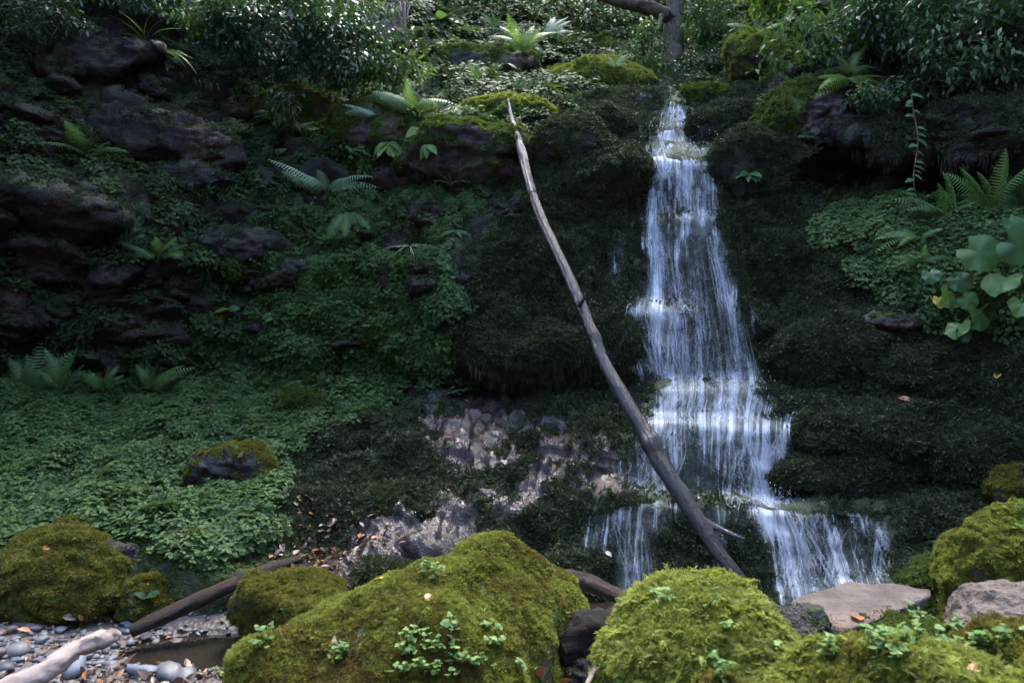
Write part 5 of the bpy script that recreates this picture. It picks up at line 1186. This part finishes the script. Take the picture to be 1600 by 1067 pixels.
def pebble(px, py, size, mt, label, group=None, flat=1.0, name='pebble'):
    ts = np.linspace(.3, 1.2, 400); pp = np.array([0, 0, CAMZ])[None] + (P(px, py, 5.) - np.array([0, 0, CAMZ]))[None] * ts[:, None]
    p = Vector(pp[np.nonzero(np.append(pp[:, 2] < ground_z(pp[:, 0], pp[:, 1]), True))[0][0] % 400].tolist())
    o = bpy.data.objects.new(name, pebble_me(r.randrange(8), mt)); COL.objects.link(o); o.location = (p.x, p.y, float(ground_z(p.x, p.y)) + size * .14)
    o.scale = (size, size * r.uniform(.7, 1), size * r.uniform(.75, 1.05) * flat); o.rotation_euler = (r.uniform(-.25, .25), r.uniform(-.25, .25), r.uniform(0, 6.28)); tag(o, label, 'pebble' if name == 'pebble' else 'stone', group)
for px, py, s_, mt, lb in [(115,1050,.19,'blue_gray_stone','large blue-grey stone under the bleached branch'),(225,1056,.15,'blue_gray_stone','flat pale blue stone by the leaf litter'),(265,1058,.16,'gray_stone','pale grey stone beside the flat blue one'),
    (200,1048,.09,'blue_gray_stone','small blue stone near the leaf litter'),(25,1022,.12,'gray_stone','pale grey stone left of the bleached branch'),(5,1050,.12,'dark_stone','dark stone half under the bleached branch'),
    (275,1012,.10,'brown_stone','round brown stone at the pool edge'),(45,985,.08,'gray_stone','pale oval stone near the olive bank rock'),(290,1062,.12,'gray_stone','grey stone at the foot of the big peaked boulder'),(340,1022,.09,'brown_stone','wet orange-brown stone at the pool edge')]:
    pebble(px, py, s_, mt, lb, name='stone')
n_p = 0
while n_p < 280:
    px, py = r.uniform(-30, 330), r.uniform(966, 1066)
    if py < 968 + max(0, (px - 120)) * .10 or (px > 265 and py < 1025): continue
    mt = r.choice(('gray_stone', 'gray_stone', 'blue_gray_stone', 'brown_stone', 'brown_stone', 'dark_stone'))
    s_ = r.choice((.035, .045, .055, .07, .09)) * r.uniform(.8, 1.2) * (.85 if px < 190 else .65)
    pebble(px, py, s_, mt, PL_[mt], 'pebbles of the gravel bed by colour: ' + mt.replace('_stone', '').replace('_', ' ')); n_p += 1
g = np.random.default_rng(8); m_ = 5200
gx_ = g.uniform(-3.6, 2.2, m_); gy_ = g.uniform(1.0, 4.1, m_); keep = ground_z(gx_, gy_) > .0
gx_, gy_ = gx_[keep], gy_[keep]; gp = np.stack([gx_, gy_, ground_z(gx_, gy_) + .003], -1)
scatter('gravel', gp, np.tile([0, 0, 1.], (len(gp), 1)), g.uniform(.4, 1.2, len(gp)), ['grain0', 'grain1', 'grain2', 'grain3'], label='loose fine gravel between the larger pebbles', cat='gravel', tilt=.5)
lx = np.concatenate([g.normal(-1.55, .35, 520), g.uniform(-3.4, 1.5, 700)]); ly = np.concatenate([g.normal(3.15, .22, 520), g.uniform(1.6, 3.9, 700)])
lp_ = np.stack([lx, ly, ground_z(lx, ly) + .015], -1); scatter('leaf_litter', lp_, np.tile([0, 0, 1.], (len(lp_), 1)), g.uniform(.6, 1.6, len(lp_)), [f'litter{k}' for k in range(5)], label='brown leaf litter between the stones and the boulder', cat='leaf litter', tilt=.55)
pts, nr, j, i = sample_grid(soft([(500,800),(600,830),(640,900),(520,930),(400,890),(440,840)], 4, 20) + .4 * soft([(-60,650),(90,650),(60,720),(-60,740)], 4, 10), 420, 31)
scatter('leaf_litter', pts + nr * .015, nr + np.array([0, 0, .5]), g.uniform(.5, 1.3, len(pts)), [f'litter{k}' for k in range(5)], label='brown wet leaf litter caught on the lower wet slope', cat='leaf litter', tilt=.4)


pts, nr, j, i = sample_grid(SLOPE + .5 * MID + .35 * RIGHT, 260, 33)
scatter('leaf_litter', pts + nr * .05, nr + np.array([0, 0, .6]), g.uniform(.4, 1.0, len(pts)), [f'litter{k}' for k in range(5)], label='small dead leaves scattered over the ground cover', cat='leaf litter', tilt=.4)
# ------------------------------------------------------------------ single fallen leaves
LM = {}
for mt in ('yellow_leaf', 'orange_leaf', 'brown_leaf', 'pale_leaf', 'clover_leaf'):
    LM[mt] = [mesh_np('fallen_leaf', *leaf_np(.075, .042, 5, .25 + .2 * k, .3), mat=MAT[mt]) for k in range(2)]
CN_ = {'yellow_leaf': 'yellow', 'orange_leaf': 'orange', 'brown_leaf': 'brown', 'pale_leaf': 'pale', 'clover_leaf': 'green'}
def fleaf(px, py, size_px, mt, where, rr=r):
    p, n = ray(px, py); s_ = size_px * p.y / FPX / .075
    o = bpy.data.objects.new('fallen_leaf', rr.choice(LM[mt])); COL.objects.link(o)
    z = (n + Vector((rr.uniform(-.3, .3), rr.uniform(-.3, .3), rr.uniform(0, .4)))).normalized(); a = rr.uniform(0, 6.28)
    x = z.orthogonal().normalized(); x = Matrix.Rotation(a, 3, z) @ x; y = z.cross(x)
    o.matrix_world = Matrix.Translation(p + n * .012) @ Matrix((x, y, z)).transposed().to_4x4() @ Matrix.Diagonal((s_, s_, s_, 1))
    tag(o, f'{CN_[mt]} fallen leaf {where}', 'leaf', f'fallen leaves {where}')
for px, py, s_, mt, wh in [
  (463,806,14,'yellow_leaf','above its twin on the dark wet rock beside the slope'),(463,816,16,'pale_leaf','below its twin on the dark wet rock beside the slope'),(372,713,12,'pale_leaf','on top of the grey boulder in the slope'),
  (1296,484,12,'orange_leaf','on the dark moss right of the middle fall'),(1193,337,12,'orange_leaf','on the dark moss beside the upper fall'),(1422,627,18,'orange_leaf','on the long mossy shelf of the right bank'),(1450,630,12,'orange_leaf','next to the larger one on the long mossy shelf'),(1560,600,18,'yellow_leaf','hanging on the moss of the right bank'),
  (1570,655,14,'orange_leaf','in the wet streak of the right bank'),(1508,795,12,'yellow_leaf','near the dark hollow behind the slab'),(1404,826,12,'clover_leaf','beside its orange neighbour on the wet lowest ledge'),(1427,829,13,'orange_leaf','beside its green neighbour on the wet lowest ledge'),(1420,877,12,'clover_leaf','on the wet rock right of the lowest cascade'),
  (1196,844,12,'clover_leaf','stuck on the wet ledge between the two lowest cascades'),(945,863,14,'pale_leaf','stuck on wet rock left of the lowest cascade'),(1297,918,30,'yellow_leaf','on the far edge of the brown slab'),(1278,923,22,'brown_leaf','on the far edge of the brown slab'),(1345,974,34,'orange_leaf','on the near edge of the brown slab'),
  (1258,1005,34,'pale_leaf','between the shaggy boulder and the slab'),(1518,1060,34,'orange_leaf','on the low clover rock'),(668,932,26,'orange_leaf','on the big peaked boulder'),(850,1040,26,'orange_leaf','between the big boulder and the charred log'),(895,1058,34,'orange_leaf','under the charred log'),
  (605,888,26,'yellow_leaf','at the water edge behind the big boulder'),(625,885,20,'orange_leaf','at the water edge behind the big boulder'),(598,908,20,'yellow_leaf','on wet rock behind the big boulder'),
  (30,746,18,'pale_leaf','on the ground cover at the far left'),(18,748,14,'orange_leaf','on the ground cover at the far left'),(278,753,16,'orange_leaf','on the ground cover left of the grey boulder'),(65,860,18,'orange_leaf','on the lower left ground cover'),(170,683,14,'pale_leaf','on the upper ground cover slope'),
  (135,662,14,'orange_leaf','among ferns on the ground cover slope'),(292,676,14,'yellow_leaf','in the middle of the ground cover slope'),(375,665,12,'orange_leaf','near the upper edge of the ground cover slope'),(60,683,14,'orange_leaf','on the brown patch of the slope'),(45,690,12,'brown_leaf','on the brown patch of the slope'),
  (620,636,12,'orange_leaf','at the top of the wet slope'),(612,670,14,'clover_leaf','on the dark wet slope'),(590,674,12,'pale_leaf','on the dark wet slope'),(668,690,12,'pale_leaf','beside the shiny wet rock'),(730,642,12,'orange_leaf','above the shiny wet rock'),(714,656,10,'yellow_leaf','on the shiny wet rock'),
  (834,648,14,'orange_leaf','below the cave on the wet slope'),(835,610,14,'orange_leaf','inside the low cave'),(868,612,12,'yellow_leaf','at the cave edge'),(555,720,12,'yellow_leaf','on the low mossy bump of the wet slope'),(537,716,10,'clover_leaf','on the low mossy bump of the wet slope'),
  (572,760,12,'clover_leaf','above the dark mossy mound'),(545,796,12,'clover_leaf','left of the dark mossy mound'),(705,722,14,'clover_leaf','in the wet run of the slope'),(230,1018,16,'yellow_leaf','on the leaf litter'),(208,1016,18,'clover_leaf','on the leaf litter'),(335,990,14,'orange_leaf','floating on the small pool'),(312,990,16,'clover_leaf','floating on the small pool'),
  (250,1000,14,'orange_leaf','at the pool edge'),(325,1055,20,'orange_leaf','on the litter at the big boulder'),(100,963,18,'brown_leaf','on the olive bank rock'),(130,966,12,'orange_leaf','on the olive bank rock'),(90,1012,24,'brown_leaf','on the pebbles by the bleached branch'),(60,1018,18,'brown_leaf','on the pebbles by the bleached branch'),
  (75,978,30,'pale_leaf','at the upper edge of the pebbles'),(10,978,20,'yellow_leaf','at the upper edge of the pebbles'),(1192,135,14,'orange_leaf','on the mossy ridge right of the lip'),(1443,145,16,'yellow_leaf','hanging near the top of the vine'),(1582,502,14,'yellow_leaf','below the round leaves'),(395,880,16,'clover_leaf','beside the upper end of the fallen log'),
  (440,862,16,'brown_leaf','at the upper end of the fallen log'),(455,880,14,'orange_leaf','at the upper end of the fallen log'),(505,862,14,'pale_leaf','in the litter above the dark mossy boulder'),(525,858,16,'orange_leaf','in the litter above the dark mossy boulder'),(1540,570,12,'clover_leaf','on the mossy mound below the round leaves'),(958,150,10,'orange_leaf','on moss by the waterfall lip')]:
    fleaf(px, py, s_, mt, wh)


# ------------------------------------------------------------------ clover sprigs on the near boulders
CLV = []
for k in range(4):
    a = Acc(); rr = random.Random(k)
    for j in range(3):
        v, f = round_np(.0085 * rr.uniform(.85, 1.2), 9, .12); a.add(xf(v, j * 2.094 + rr.uniform(-.2, .2), rr.uniform(-.25, .1), 0, 1, (0, 0, 0)), f)
    CLV.append(a.mesh('leaf', MAT['clover_leaf']))
stem_me = mesh_np('stem', *tube_np(np.array([(0, 0, 0), (0, 0, .5), (0, 0, 1.)]), .0009, 4), mat=MAT['clover_leaf'])
def sprig(px, py, n, spread_px, label, rr):
    p, nrm = ray(px, py); o = bpy.data.objects.new('clover_sprig', None); COL.objects.link(o); o.location = p; tag(o, label, 'clover', label)
    sp = spread_px * p.y / FPX
    for k in range(n):
        q_ = Vector((rr.gauss(0, sp), rr.gauss(0, sp * .6), 0)); q_ -= nrm * q_.dot(nrm); h = rr.uniform(.008, .035); tip = q_ + nrm * h * .6 + Vector((0, -.004, h))
        c = bpy.data.objects.new('leaf', rr.choice(CLV)); COL.objects.link(c); c.parent = o; s_ = rr.uniform(.45, .95)
        c.matrix_local = Matrix.Translation(tip) @ Matrix.Rotation(rr.uniform(0, 6.28), 4, 'Z') @ Matrix.Rotation(rr.uniform(-.2, .7), 4, 'X') @ Matrix.Diagonal((s_, s_, s_, 1))
        st_ = bpy.data.objects.new('stem', stem_me); COL.objects.link(st_); st_.parent = o; d = tip - q_
        st_.matrix_local = Matrix.Translation(q_) @ align(d, 0).to_4x4() @ Matrix.Rotation(-math.pi / 2, 4, 'X') @ Matrix.Diagonal((1, 1, d.length, 1))
rr = random.Random(12)
for px, py, n, s_, lb in [(655,1000,16,14,'a'),(690,1015,18,16,'a'),(720,1035,18,16,'a'),(665,1045,18,18,'a'),(640,1020,14,12,'a'),(700,985,14,12,'a'),(760,985,12,10,'a'),(770,1010,14,12,'a'),(745,1045,14,14,'a'),(810,1050,10,10,'a'),(680,1060,16,16,'a'),(625,1055,12,14,'a'),
    (415,1000,14,10,'b'),(405,1015,9,8,'b'),(540,1020,12,8,'b'),(530,1030,8,8,'b'),(350,1055,10,8,'b'),(675,895,12,8,'c'),(685,905,6,6,'c'),
    (1025,935,12,9,'d'),(1040,945,12,9,'d'),(1110,950,8,8,'d'),(1115,1045,10,8,'d'),(1130,1060,12,8,'d'),(1130,990,5,6,'d'),(1225,1020,6,6,'d'),
    (1295,1015,10,8,'e'),(1290,1028,8,8,'e'),(1385,1010,14,12,'e'),(1400,1025,16,14,'e'),(1430,1000,12,12,'e'),(1360,1015,10,10,'e'),(1440,975,14,14,'e'),(1500,985,14,12,'e'),(1540,1005,14,12,'e'),(1510,1010,12,12,'e'),(1560,1000,10,12,'e'),(1470,1010,10,12,'e'),(1420,965,10,10,'e'),(1590,800,8,8,'f'),(1595,830,8,8,'f')]:
    sprig(px, py, n, s_, {'a': 'clover growing in a patch on the front of the big peaked boulder', 'b': 'light clover sprig on the low left flank of the big peaked boulder', 'c': 'lone clover sprig near the ridge of the big peaked boulder', 'd': 'clover sprig on the round shaggy boulder', 'e': 'clover sprig among the mossy stones around the slab', 'f': 'clover sprig on the mossy right bank boulder'}[lb], rr)
